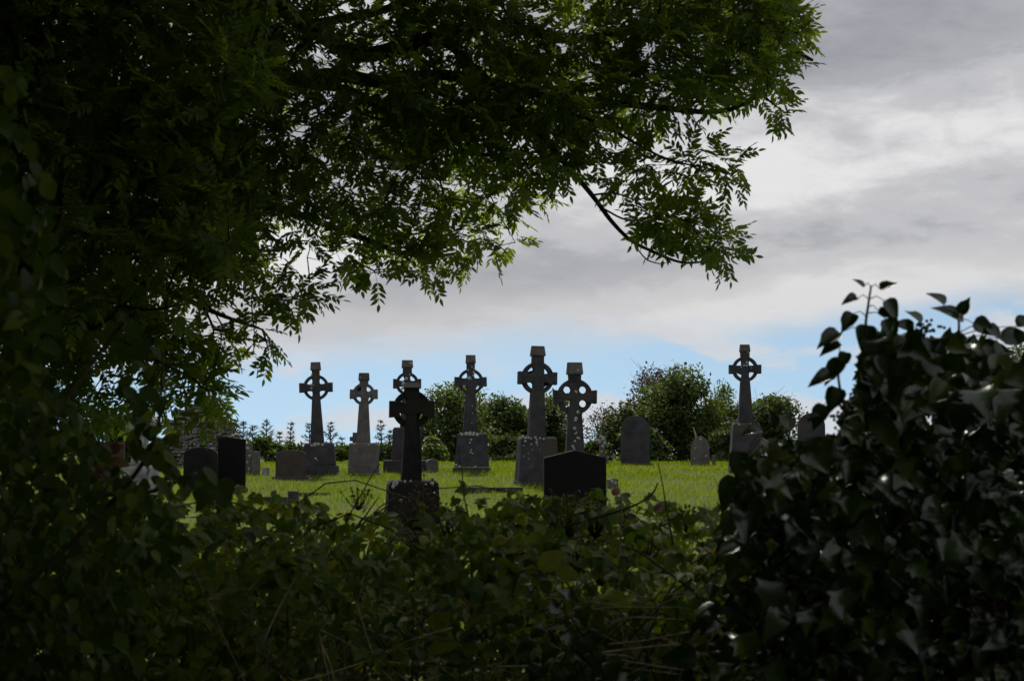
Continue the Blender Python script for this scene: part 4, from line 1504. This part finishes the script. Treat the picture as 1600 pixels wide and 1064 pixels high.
def bramble_hedge():
    base = np.array([0.0, 4.9, -.38])
    root = empty('bramble_hedge', base, 'long dark bramble hedge with green leaves filling the bottom of the picture', 'hedge')
    # top line of the hedge in the photo
    tx = np.array([-300, 0, 120, 260, 380, 460, 540, 600, 680, 760, 840, 900, 980, 1060, 1140, 1250, 1500, 1900])
    ty = np.array([730, 745, 755, 764, 776, 784, 802, 808, 782, 780, 774, 766, 782, 790, 784, 780, 780, 780])
    n = 20000
    d = 3.9 + RNG.random(n) ** 1.25 * 3.6
    px = RNG.uniform(-260, 1860, n)
    top = np.interp(px, tx, ty) + RNG.normal(0, 9, n)
    # real height of that line at 4.9 m, the same all through the hedge
    zt = np.array([P(a, b, 4.9)[2] for a, b in zip(px, top)])
    zt = zt - np.where(d < 4.9, .11 * np.abs(d - 4.9) ** 1.3, .13 * np.abs(d - 4.9) ** 1.6)
    X = (px - 800) / F * d
    Z = zt - (RNG.random(n) ** 1.5) * 1.25
    pos = np.stack([X, d, Z], -1)
    c = clump(pos, 4.5, 1.0)
    keep = (Z > -.35) & (c > .28 + .12 * RNG.random(n))
    # sparse right under the ivy side, where the dry canes show
    x_, y_, f_ = proj(pos)
    bare = (x_ > 800) & (x_ < 1180) & (y_ > 905) & (f_ < 4.7) & (RNG.random(n) > .15)
    keep &= ~bare
    keep |= (d > 5.0) & (Z > -.35) & (Z < .72)
    pos = pos[keep]
    nd = 10000        # the dark heart of the hedge
    dd = RNG.uniform(5.0, 7.7, nd)
    dd[7800:] = RNG.uniform(4.6, 6.2, nd - 7800)
    hx = np.where(np.arange(nd) < 7800, RNG.uniform(-300, 1900, nd), RNG.uniform(880, 1260, nd))
    pos = np.concatenate([pos, np.stack([(hx - 800) / F * dd, dd, RNG.uniform(-.32, .80, nd) - .05 * (dd - 5)], -1)])
    n = len(pos)
    ax = RNG.normal(0, 1, (n, 3)) * np.array([1, .7, .5]) + np.array([0, -.55, -.25])
    nr = np.array([0, -.5, .8]) + RNG.normal(0, .6, (n, 3))
    Rm = frames(ax, nr)
    sc = .043 * RNG.uniform(.5, 1.4, n)
    back = pos[:, 1] > 5.3
    pick = np.where(back, len(BRAMBLE) + RNG.integers(0, 3, n), RNG.integers(0, len(BRAMBLE), n))
    sc[-nd:] *= 1.5
    tint = np.clip(RNG.random(n) * .6 + .4 * clump(pos, 2.0, 7.0), 0, .99)
    leaf_plant(root, BRAMBLE + BRAMBLE_PLAIN, pick, Rm, pos, sc, tint, M['bramble_leaf'], 1.2, 300, 30, singles=~back)
    # arching canes inside
    tubes = []
    for k in range(230):
        x = RNG.uniform(-4, 4.6)
        y = RNG.uniform(4.0, 6.3)
        z1 = np.interp(800 + x / y * F, tx, ty)
        z1 = P(0, z1, 4.9)[2] - RNG.uniform(-.02, .45)
        dx = RNG.normal(0, .5)
        pts = smooth_path([(x, y, -.42), (x + dx * .35, y - .08, z1 * .55), (x + dx, y - RNG.uniform(0, .3), z1), (x + dx * 1.9, y - RNG.uniform(.1, .5), z1 - RNG.uniform(.05, .5))], 4) - base
        tubes.append((pts, np.linspace(.0050, .0018, len(pts))))
    V, T = tube_arrays(tubes, 5)
    tag(link('stems', tri_mesh('stems', V, T), root, M['stem_green'], True), kind='stuff')
    tubes = []
    for k in range(55):
        d_ = RNG.uniform(3.75, 4.7)
        a = P(RNG.uniform(420, 1250), RNG.uniform(900, 1130), d_)
        dv = RNG.normal(0, 1, 3) * np.array([.22, .06, .16])
        pts = smooth_path([a - dv, a + RNG.normal(0, .03, 3), a + dv + np.array([0, 0, -.03])], 5) - base
        tubes.append((pts, np.linspace(.0020, .0009, len(pts)) * RNG.uniform(.6, 1.2)))
    V, T = tube_arrays(tubes, 4)
    tag(link('dead_twigs', tri_mesh('dead_twigs', V, T), root, M['cane'], True), kind='stuff')
    # flower and bud heads along the top
    for cx, cy, d_, r in ((655, 778, 4.7, .09), (700, 800, 4.6, .07), (885, 785, 4.5, .085), (930, 790, 4.5, .07), (985, 812, 4.7, .05), (940, 862, 4.4, .07), (900, 852, 4.45, .06), (1010, 850, 4.6, .05), (660, 835, 4.5, .05), (560, 770, 5.0, .04), (1075, 800, 4.8, .05)):
        c0 = P(cx, cy, d_)
        tb, VV, TT, off = [], [], [], 0
        bm = bmesh.new()
        stem = np.array([c0[0], c0[1], c0[2] - r * 1.5])
        for _ in range(int(44 * r / .07)):
            e = c0 + RNG.normal(0, 1, 3) * r * np.array([.55, .5, .32])
            tb.append((np.array([stem, stem * .4 + e * .6 + np.array([0, 0, -.01]), e]) - base, np.array([.0018, .0013, .0010])))
            bmesh.ops.create_icosphere(bm, subdivisions=1, radius=RNG.uniform(.0028, .0062), matrix=Matrix.Translation(Vector(e - base)))
        me = bm_mesh('flower_head', bm)
        o = link('flower_head', me, root, M['bud'], True)
        o['kind'] = 'stuff'
        V, T = tube_arrays(tb, 3)
        s_ = link('flower_stalks', tri_mesh('flower_stalks', V, T), o, M['stem_green'])
        s_['kind'] = 'stuff'
    return root


bramble_hedge()


def sprig(label, pieces, mat='yellow_leaf', name='bramble_sprig', stem=None):
    """a few standout leaves: pieces (x, row, d, size m, turn, tilt, template)"""
    p0 = P(pieces[0][0], pieces[0][1], pieces[0][2])
    root = empty(name, p0, label, 'bramble sprig')
    for x, y, d, sz, turn, tl, (V, T) in pieces:
        m = rotx(tl) @ rotz(turn)
        me = tri_mesh('leaf', xf(V * sz, m), T)
        o = link('leaf', me, root, M[mat], True)
        o.location = P(x, y, d) - p0
    if stem:
        pts = [P(*q) - p0 for q in stem]
        tube_obj('stem', pts, .003, .002, root, M['stem_green'], 5, 5)
    return root


sprig('bright yellow green leaf trio standing out below the black gabled headstone', [(842, 890, 3.72, .078, -.9, 1.25, SHRUB[1]), (868, 893, 3.70, .062, -1.7, 1.2, SHRUB[0]), (838, 890, 3.72, .032, 1.5, 1.2, SHRUB[2])],
      stem=[(905, 940, 3.76), (880, 905, 3.73), (838, 890, 3.72), (815, 892, 3.75), (803, 915, 3.8), (801, 938, 3.8)])
sprig('reddish leaves among the brambles right of the black gabled headstone', [(1022, 798, 4.6, .038, -.9, .9, SHRUB[1]), (1040, 806, 4.6, .034, -1.3, .8, SHRUB[3]), (985, 776, 4.7, .034, 1.0, .8, SHRUB[0]), (958, 774, 4.6, .040, -.6, 1.0, SHRUB[2])], 'red_leaf',
      stem=[(1040, 840, 4.6), (1020, 805, 4.6), (985, 785, 4.65)])
sprig('rusty red spray of leaves in front of the brown headstone at the far left', [(150, 712, 3.6, .07, -1.0, .9, SHRUB[1]), (165, 722, 3.62, .06, -1.6, .7, SHRUB[0]), (185, 708, 3.6, .055, .9, 1.0, SHRUB[2]), (140, 728, 3.6, .05, -2.2, .9, SHRUB[3])], 'red_leaf',
      stem=[(110, 745, 3.6), (140, 725, 3.6), (175, 715, 3.6)])


def ivy_bush():
    base = np.array([1.35, 3.4, -.38])
    root = empty('ivy_bush', base, 'big dark glossy ivy bush rising at the right side of the picture', 'ivy bush')
    OUT = [(1138, 830), (1148, 760), (1162, 708), (1205, 692), (1240, 684), (1280, 688), (1318, 660), (1332, 610), (1345, 570), (1352, 530), (1380, 510), (1420, 530), (1480, 525), (1520, 525), (1560, 550), (1620, 565), (1900, 540), (1900, 1250), (1000, 1250), (1050, 1060), (1095, 980), (1120, 900), (1130, 850)]
    n = 7000
    q = sample_poly(OUT, n)
    d = 2.75 + RNG.random(n) ** 1.2 * 1.5
    # the bush is rounded: near leaves only well inside the outline
    pos = np.array([P(x, y, k) for (x, y), k in zip(q, d)])
    c = clump(pos, 5.5, 3.0)
    keep = c > .20 + .12 * RNG.random(n)
    x_, y_, _ = proj(pos)
    low = (x_ < 1190) & (y_ > 860) & (RNG.random(n) > .38)
    keep &= ~low
    pos = pos[keep]
    # dark heart of old stems and leaves
    n2 = 2600
    IN = [(1210, 760), (1290, 700), (1350, 600), (1420, 560), (1560, 590), (1900, 590), (1900, 1250), (1180, 1250), (1170, 900)]
    q2 = sample_poly(IN, n2)
    pos2 = np.array([P(x, y, k) for (x, y), k in zip(q2, 3.3 + RNG.random(n2) * 1.2)])
    pos = np.concatenate([pos, pos2])
    n = len(pos)
    ax = RNG.normal(0, 1, (n, 3)) * np.array([.7, .4, .35]) + np.array([0, -.45, -.75])
    nr = RNG.normal(0, .42, (n, 3)) + np.array([-.10, -1.0, .15])
    flat = RNG.random(n) < .22
    nr[flat] = RNG.normal(0, .35, (int(flat.sum()), 3)) + np.array([0, -.25, 1.0])
    sc = .050 * RNG.uniform(.45, 1.4, n)
    pick = RNG.integers(0, len(IVY), n)
    tint = np.clip(RNG.random(n) * .86 + np.where(RNG.random(n) < .03, .2, 0), 0, .99)
    # sprigs standing out of the outline, each leaf placed by hand: (x, row, d, size, turn in picture, face tilt)
    S = [(1340, 466, 3.0, .055, 1.75, .5), (1375, 452, 3.0, .055, -1.15, .4), (1350, 448, 3.0, .04, .7, .5), (1382, 470, 3.0, .075, -2.5, .6), (1334, 490, 3.0, .075, 2.5, .7), (1372, 485, 3.0, .05, -1.9, .9), (1384, 498, 3.0, .08, -2.8, .7),
         (1312, 520, 3.0, .09, 2.1, .6), (1312, 535, 3.0, .07, 1.9, .3), (1355, 508, 3.0, .09, 2.9, .9), (1322, 550, 3.0, .06, 2.8, .8), (1316, 562, 3.0, .09, 2.3, .4), (1302, 588, 3.0, .085, 1.75, .35), (1310, 606, 3.0, .09, 2.7, .9), (1288, 632, 3.0, .08, 2.6, .8), (1290, 648, 3.0, .06, 1.7, .3),
         (1440, 505, 3.2, .07, .9, .5), (1428, 512, 3.2, .07, 1.2, .8), (1475, 478, 3.1, .07, .75, .3), (1500, 490, 3.1, .06, -.5, .6), (1505, 500, 3.1, .10, .9, .6), (1520, 505, 3.1, .085, -2.0, .9), (1540, 510, 3.1, .07, -2.3, .6), (1565, 530, 3.1, .10, -1.3, .8), (1588, 510, 3.1, .08, -1.2, .5),
         (1155, 705, 3.2, .095, 3.0, .9), (1150, 745, 3.2, .12, 2.6, .7), (1170, 735, 3.2, .12, -2.9, .9), (1165, 850, 3.1, .15, 2.7, 1.1), (1150, 800, 3.1, .09, 2.5, .8), (1190, 672, 3.2, .07, 1.6, .4), (1210, 665, 3.2, .06, .3, .8), (1240, 668, 3.2, .07, .8, .8)]
    sp, sR, ss = [], [], []
    for x, y, dd, sz, turn, ft in S:
        a = np.array([-math.sin(turn), -.25, math.cos(turn)])
        ft = max(ft, .6)
        nv = np.array([.15 * math.cos(turn), -ft, 1.2 - ft])
        sp.append(P(x, y, dd))
        sR.append(frames(a[None], nv[None])[0])
        ss.append(sz * .62)
    pos = np.concatenate([pos, sp])
    Rm = np.concatenate([frames(ax, nr), sR])
    sc = np.concatenate([sc, ss])
    pick = np.concatenate([pick, np.array([4 + i % 3 for i in range(len(S))])])
    tint = np.concatenate([tint, np.array([.95 if 1490 < s[0] < 1600 and i % 2 else RNG.random() * .6 for i, s in enumerate(S)])])
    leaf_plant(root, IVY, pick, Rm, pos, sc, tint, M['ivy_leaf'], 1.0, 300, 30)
    ctrls = [[(1360, 560, 3.05), (1352, 520, 3.0), (1356, 480, 3.0), (1361, 448, 3.0)], [(1335, 680, 3.05), (1318, 630, 3.0), (1310, 590, 3.0), (1312, 575, 3.0)], [(1490, 560, 3.2), (1498, 520, 3.1), (1497, 488, 3.1)],
             [(1440, 560, 3.2), (1443, 540, 3.2), (1446, 515, 3.2)], [(1330, 650, 3.0), (1305, 628, 3.0), (1290, 640, 3.0)], [(1170, 900, 3.2), (1168, 800, 3.2), (1163, 720, 3.2)]]
    for c_ in ctrls:
        tube_obj('stem', [P(*q) for q in c_], .0042, .0022, root, M['stem_green'], 5, 5, base)
    tubes = []
    allst = np.concatenate([smooth_path([P(*q) for q in c_], 8) for c_ in ctrls])
    for q in sp:
        dd = np.linalg.norm(allst - q, axis=1)
        t_ = allst[int(np.argmin(dd))]
        if dd.min() < .14:
            tubes.append((np.array([t_, (t_ + q) / 2 + np.array([0, 0, .008]), q]) - base, np.array([.0014, .0011, .0009])))
    for k in range(120):
        a = P(RNG.uniform(1180, 1850), RNG.uniform(980, 1300), RNG.uniform(3.2, 4.2))
        b = P(RNG.uniform(1345, 1850), RNG.uniform(610, 800), RNG.uniform(3.1, 4.2))
        m = (a + b) / 2 + RNG.normal(0, .08, 3)
        tubes.append((smooth_path([a, m, b], 5) - base, np.linspace(.006, .002, 11)))
    V, T = tube_arrays(tubes, 4)
    tag(link('stems', tri_mesh('stems', V, T), root, M['stem_green'], True), kind='stuff')
    # round flower buds on the tops
    bm = bmesh.new()
    for cx, cy, d_ in ((1443, 512, 3.2), (1452, 518, 3.2), (1432, 516, 3.2), (1325, 640, 3.3), (1310, 650, 3.3), (1395, 600, 3.3), (1335, 628, 3.3)):
        for _ in range(16):
            e = P(cx, cy, d_) + RNG.normal(0, .012, 3) - base
            bmesh.ops.create_icosphere(bm, subdivisions=1, radius=.0042, matrix=Matrix.Translation(Vector(e)))
    link('flower_buds', bm_mesh('flower_buds', bm), root, M['bud'], True)['kind'] = 'stuff'


ivy_bush()


def ivy_strand():
    base = P(900, 1070, 3.6)
    root = empty('ivy_strand', base, 'glossy ivy strand climbing through the bottom of the brambles left of the dry canes', 'ivy')
    S = [(872, 958, .05, 1.2, .5), (908, 948, .05, -2.8, .95), (850, 985, .05, 1.9, .6), (885, 990, .05, -2.2, .9), (905, 1000, .07, -2.6, .9), (930, 985, .045, 3.0, .8), (900, 1025, .05, 2.0, .9), (925, 1020, .055, -2.7, .9), (950, 1035, .06, -2.5, .9), (880, 1045, .05, 2.4, .9), (915, 1050, .06, 2.9, .9), (940, 1062, .06, -2.9, .9), (865, 1010, .05, 2.4, .7), (965, 1060, .045, -1.7, .7), (995, 1062, .045, -2.2, .8), (890, 935, .04, .6, .5), (830, 1000, .05, 2.2, .7), (840, 1040, .05, 2.7, .8)]
    me = []
    for V, T in IVY[:4]:
        m_ = tri_mesh('leaf', V, T)
        m_.materials.append(M['ivy_leaf'])
        me.append(m_)
    for i, (x, y, sz, turn, ft) in enumerate(S):
        a = np.array([-math.sin(turn), -.3, math.cos(turn)])
        nv = np.array([.1, -ft, 1.35 - ft])
        fm = frames(a[None], nv[None])[0]
        o = bpy.data.objects.new('leaf', me[i % 4])
        COL.objects.link(o)
        o.parent = root
        m4 = Matrix.Identity(4)
        q = P(x, y, 3.6 + .05 * (i % 3)) - base
        for r_ in range(3):
            for c_ in range(3):
                m4[r_][c_] = fm[r_, c_] * sz
            m4[r_][3] = q[r_]
        o.matrix_local = m4
    tube_obj('stem', [P(*q) for q in ((930, 1100, 3.66), (905, 1030, 3.64), (888, 980, 3.64), (880, 930, 3.64))], .004, .002, root, M['stem_green'], 5, 5, base)


ivy_strand()


def leafy_shrub():
    base = np.array([-1.6, 3.0, -.38])
    root = empty('leafy_shrub', base, 'dim broad-leaved shrub with drooping leaves along the left edge', 'shrub')
    A = [(-300, 60), (-40, 70), (20, 100), (55, 150), (40, 190), (60, 240), (75, 280), (60, 310), (90, 350), (100, 400), (80, 440), (70, 520), (60, 600), (-300, 640)]
    Bp = [(170, 480), (200, 480), (235, 500), (245, 545), (262, 590), (255, 640), (280, 700), (320, 725), (370, 755), (340, 780), (250, 760), (210, 700), (190, 600), (175, 530)]
    C = [(-300, 560), (60, 560), (120, 640), (190, 730), (260, 780), (300, 850), (240, 950), (200, 1100), (-300, 1250)]
    pp, ss = [], []
    for poly, n, d0, d1, sz in ((A, 1000, 2.3, 3.2, .040), (Bp, 110, 2.9, 3.7, .042), (C, 5200, 2.8, 4.6, .034)):
        p, _ = foliage_points(poly, n, d0, d1)
        pp.append(p)
        ss.append(np.full(len(p), sz))
    pos, sc = np.concatenate(pp), np.concatenate(ss)
    c = clump(pos, 4.0, 9.0)
    keep = c > .22
    pos, sc = pos[keep], sc[keep]
    n = len(pos)
    ax = RNG.normal(0, 1, (n, 3)) * np.array([.6, .5, .3]) + np.array([.35, -.3, -.85])
    nr = RNG.normal(0, .65, (n, 3)) + np.array([.1, -.5, .7])
    pick = RNG.integers(0, 4, n)
    tint = np.clip(RNG.random(n) * .95, 0, .99)
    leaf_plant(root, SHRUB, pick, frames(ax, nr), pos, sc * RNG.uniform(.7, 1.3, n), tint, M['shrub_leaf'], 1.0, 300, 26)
    stems = [[(-250, 700, 2.9), (-100, 420, 2.8), (0, 200, 2.7), (60, 140, 2.6)], [(-200, 800, 3.0), (20, 560, 3.0), (70, 400, 2.8), (100, 330, 2.7)], [(-100, 900, 3.2), (90, 640, 3.3), (180, 520, 3.3), (215, 485, 3.2)], [(60, 760, 3.4), (160, 772, 3.4), (235, 768, 3.35), (300, 742, 3.3)],
             [(0, 950, 3.4), (160, 800, 3.4), (240, 690, 3.3), (255, 560, 3.2)], [(-150, 1000, 3.2), (-60, 700, 3.0), (20, 450, 2.9)]]
    for c_ in stems:
        tube_obj('stem', [P(*q) for q in c_], .008, .003, root, M['stem_green'], 6, 6, base)


leafy_shrub()

# dry canes and stalks, each a thing
CANES = [
    ('pale dry cane with a sharp bend, curving up like a hook beside the ivy strand', [(933, 1000, 3.9), (945, 985, 3.88), (960, 972, 3.86), (995, 964, 3.85), (1055, 967, 3.9)], .0032),
    ('dry cane crossing level above the hooked cane', [(885, 960, 3.95), (930, 951, 3.9), (975, 948, 3.9), (1050, 949, 3.95)], .0030),
    ('long dry cane sloping up to the right under the hooked cane', [(950, 1006, 3.85), (1010, 1000, 3.85), (1070, 988, 3.85), (1120, 983, 3.9)], .0028),
    ('thick pale dry cane lowest of the bundle right of the ivy strand', [(935, 1020, 3.8), (1000, 1012, 3.8), (1060, 1007, 3.8), (1150, 1008, 3.85)], .0036),
    ('short stubby dry cane lying under the thick pale cane', [(945, 1023, 3.78), (975, 1024, 3.77), (992, 1030, 3.77)], .0040),
    ('dry cane drooping to the right along the very bottom', [(940, 1027, 3.8), (1000, 1036, 3.78), (1060, 1045, 3.78), (1100, 1047, 3.8)], .0028),
    ('dry cane running down to the left from the ivy strand toward the bottom edge', [(882, 1020, 3.75), (850, 1036, 3.72), (815, 1060, 3.7), (790, 1085, 3.7)], .0034),
    ('dry cane lying left of the ivy strand just above the bottom edge', [(778, 1041, 3.8), (820, 1040, 3.78), (870, 1032, 3.78)], .0030),
    ('thin cane rising steeply to the right, crossing the bundle of dry canes', [(1078, 1045, 3.75), (1110, 1000, 3.75), (1150, 950, 3.75), (1180, 915, 3.8)], .0026),
    ('thin steep cane crossing just left of the steepest one', [(1064, 1045, 3.78), (1085, 995, 3.78), (1108, 955, 3.8)], .0022),
    ('thin cane falling to the right from the middle of the brambles', [(975, 918, 4.0), (1000, 932, 3.95), (1022, 945, 3.95)], .0022),
    ('arching dry cane above the bundle, falling away at its right end', [(1000, 965, 3.95), (1030, 945, 3.92), (1070, 930, 3.9), (1118, 925, 3.9), (1150, 955, 3.95)], .0024),
    ('thin cane dropping to the right across the dry canes at bottom', [(1045, 1010, 3.7), (1075, 1035, 3.7), (1110, 1058, 3.7)], .0024),
    ('pale twisted twig curling below the bright leaf trio', [(832, 886, 3.9), (812, 892, 3.92), (803, 908, 3.95), (800, 922, 3.95), (804, 936, 3.95)], .0032),
    ('thin pale cane curving down at the bottom left of the brambles', [(560, 950, 4.2), (575, 1000, 4.1), (590, 1035, 4.05), (615, 1066, 4.0)], .0024),
    ('second thin cane lower left, slanting to the bottom edge', [(500, 1000, 4.0), (515, 1035, 3.95), (525, 1070, 3.9)], .0022),
    ('long thin cane slanting down from the hedge top to the dark middle', [(740, 825, 4.3), (765, 845, 4.25), (790, 866, 4.2)], .0030),
    ('thin hooked cane left of the ivy strand in the dark of the brambles', [(660, 990, 4.2), (663, 960, 4.15), (672, 940, 4.1), (690, 932, 4.1)], .0022),
]
for lab, ctrl, r in CANES:
    pts = [P(*q) for q in ctrl]
    o = tube_obj('dry_cane', pts, r, r * .6, None, M['cane'], 6, 8, pts[0])
    o.location = pts[0]
    tag(o, lab, 'dry cane', 'dry bramble canes')

STALKS = [
    ('dark arching stem sweeping up to the right in front of the black gabled headstone', [(845, 838, 4.3), (885, 822, 4.3), (940, 806, 4.3), (990, 790, 4.3), (1018, 772, 4.3), (1028, 755, 4.3)], .0050, 'twig'),
    ('thin upright stem standing against the grass below the arched headstone', [(1052, 850, 4.4), (1042, 800, 4.4), (1036, 760, 4.4), (1028, 722, 4.4)], .0030, 'twig'),
    ('long dark stalk slanting up to the right in front of the brownish grey cross', [(540, 815, 4.6), (560, 780, 4.6), (578, 748, 4.6), (594, 724, 4.6)], .0028, 'twig'),
    ('dark stalk slanting low beside the nearest cross plinth', [(556, 826, 4.6), (575, 800, 4.6), (592, 776, 4.6)], .0032, 'twig'),
    ('very fine curved grass stalk leaning right in the mid-right grass', [(1132, 792, 4.8), (1124, 765, 4.8), (1114, 742, 4.8)], .0012, 'stem_green'),
    ('thin broken twig standing up behind the small pointed headstone', [(1089, 690, 43.0), (1086, 676, 43.0), (1083, 667, 43.0)], .035, 'cane'),
    ('upright dark stem in front of the crusted cross', [(738, 830, 4.6), (726, 780, 4.6), (722, 740, 4.6), (716, 700, 4.6)], .0030, 'stem_green'),
]
for lab, ctrl, r, mt in STALKS:
    pts = [P(*q) for q in ctrl]
    o = tube_obj('plant_stalk', pts, r, r * .5, None, M[mt], 6, 6, pts[0])
    o.location = pts[0]
    tag(o, lab, 'plant stalk')
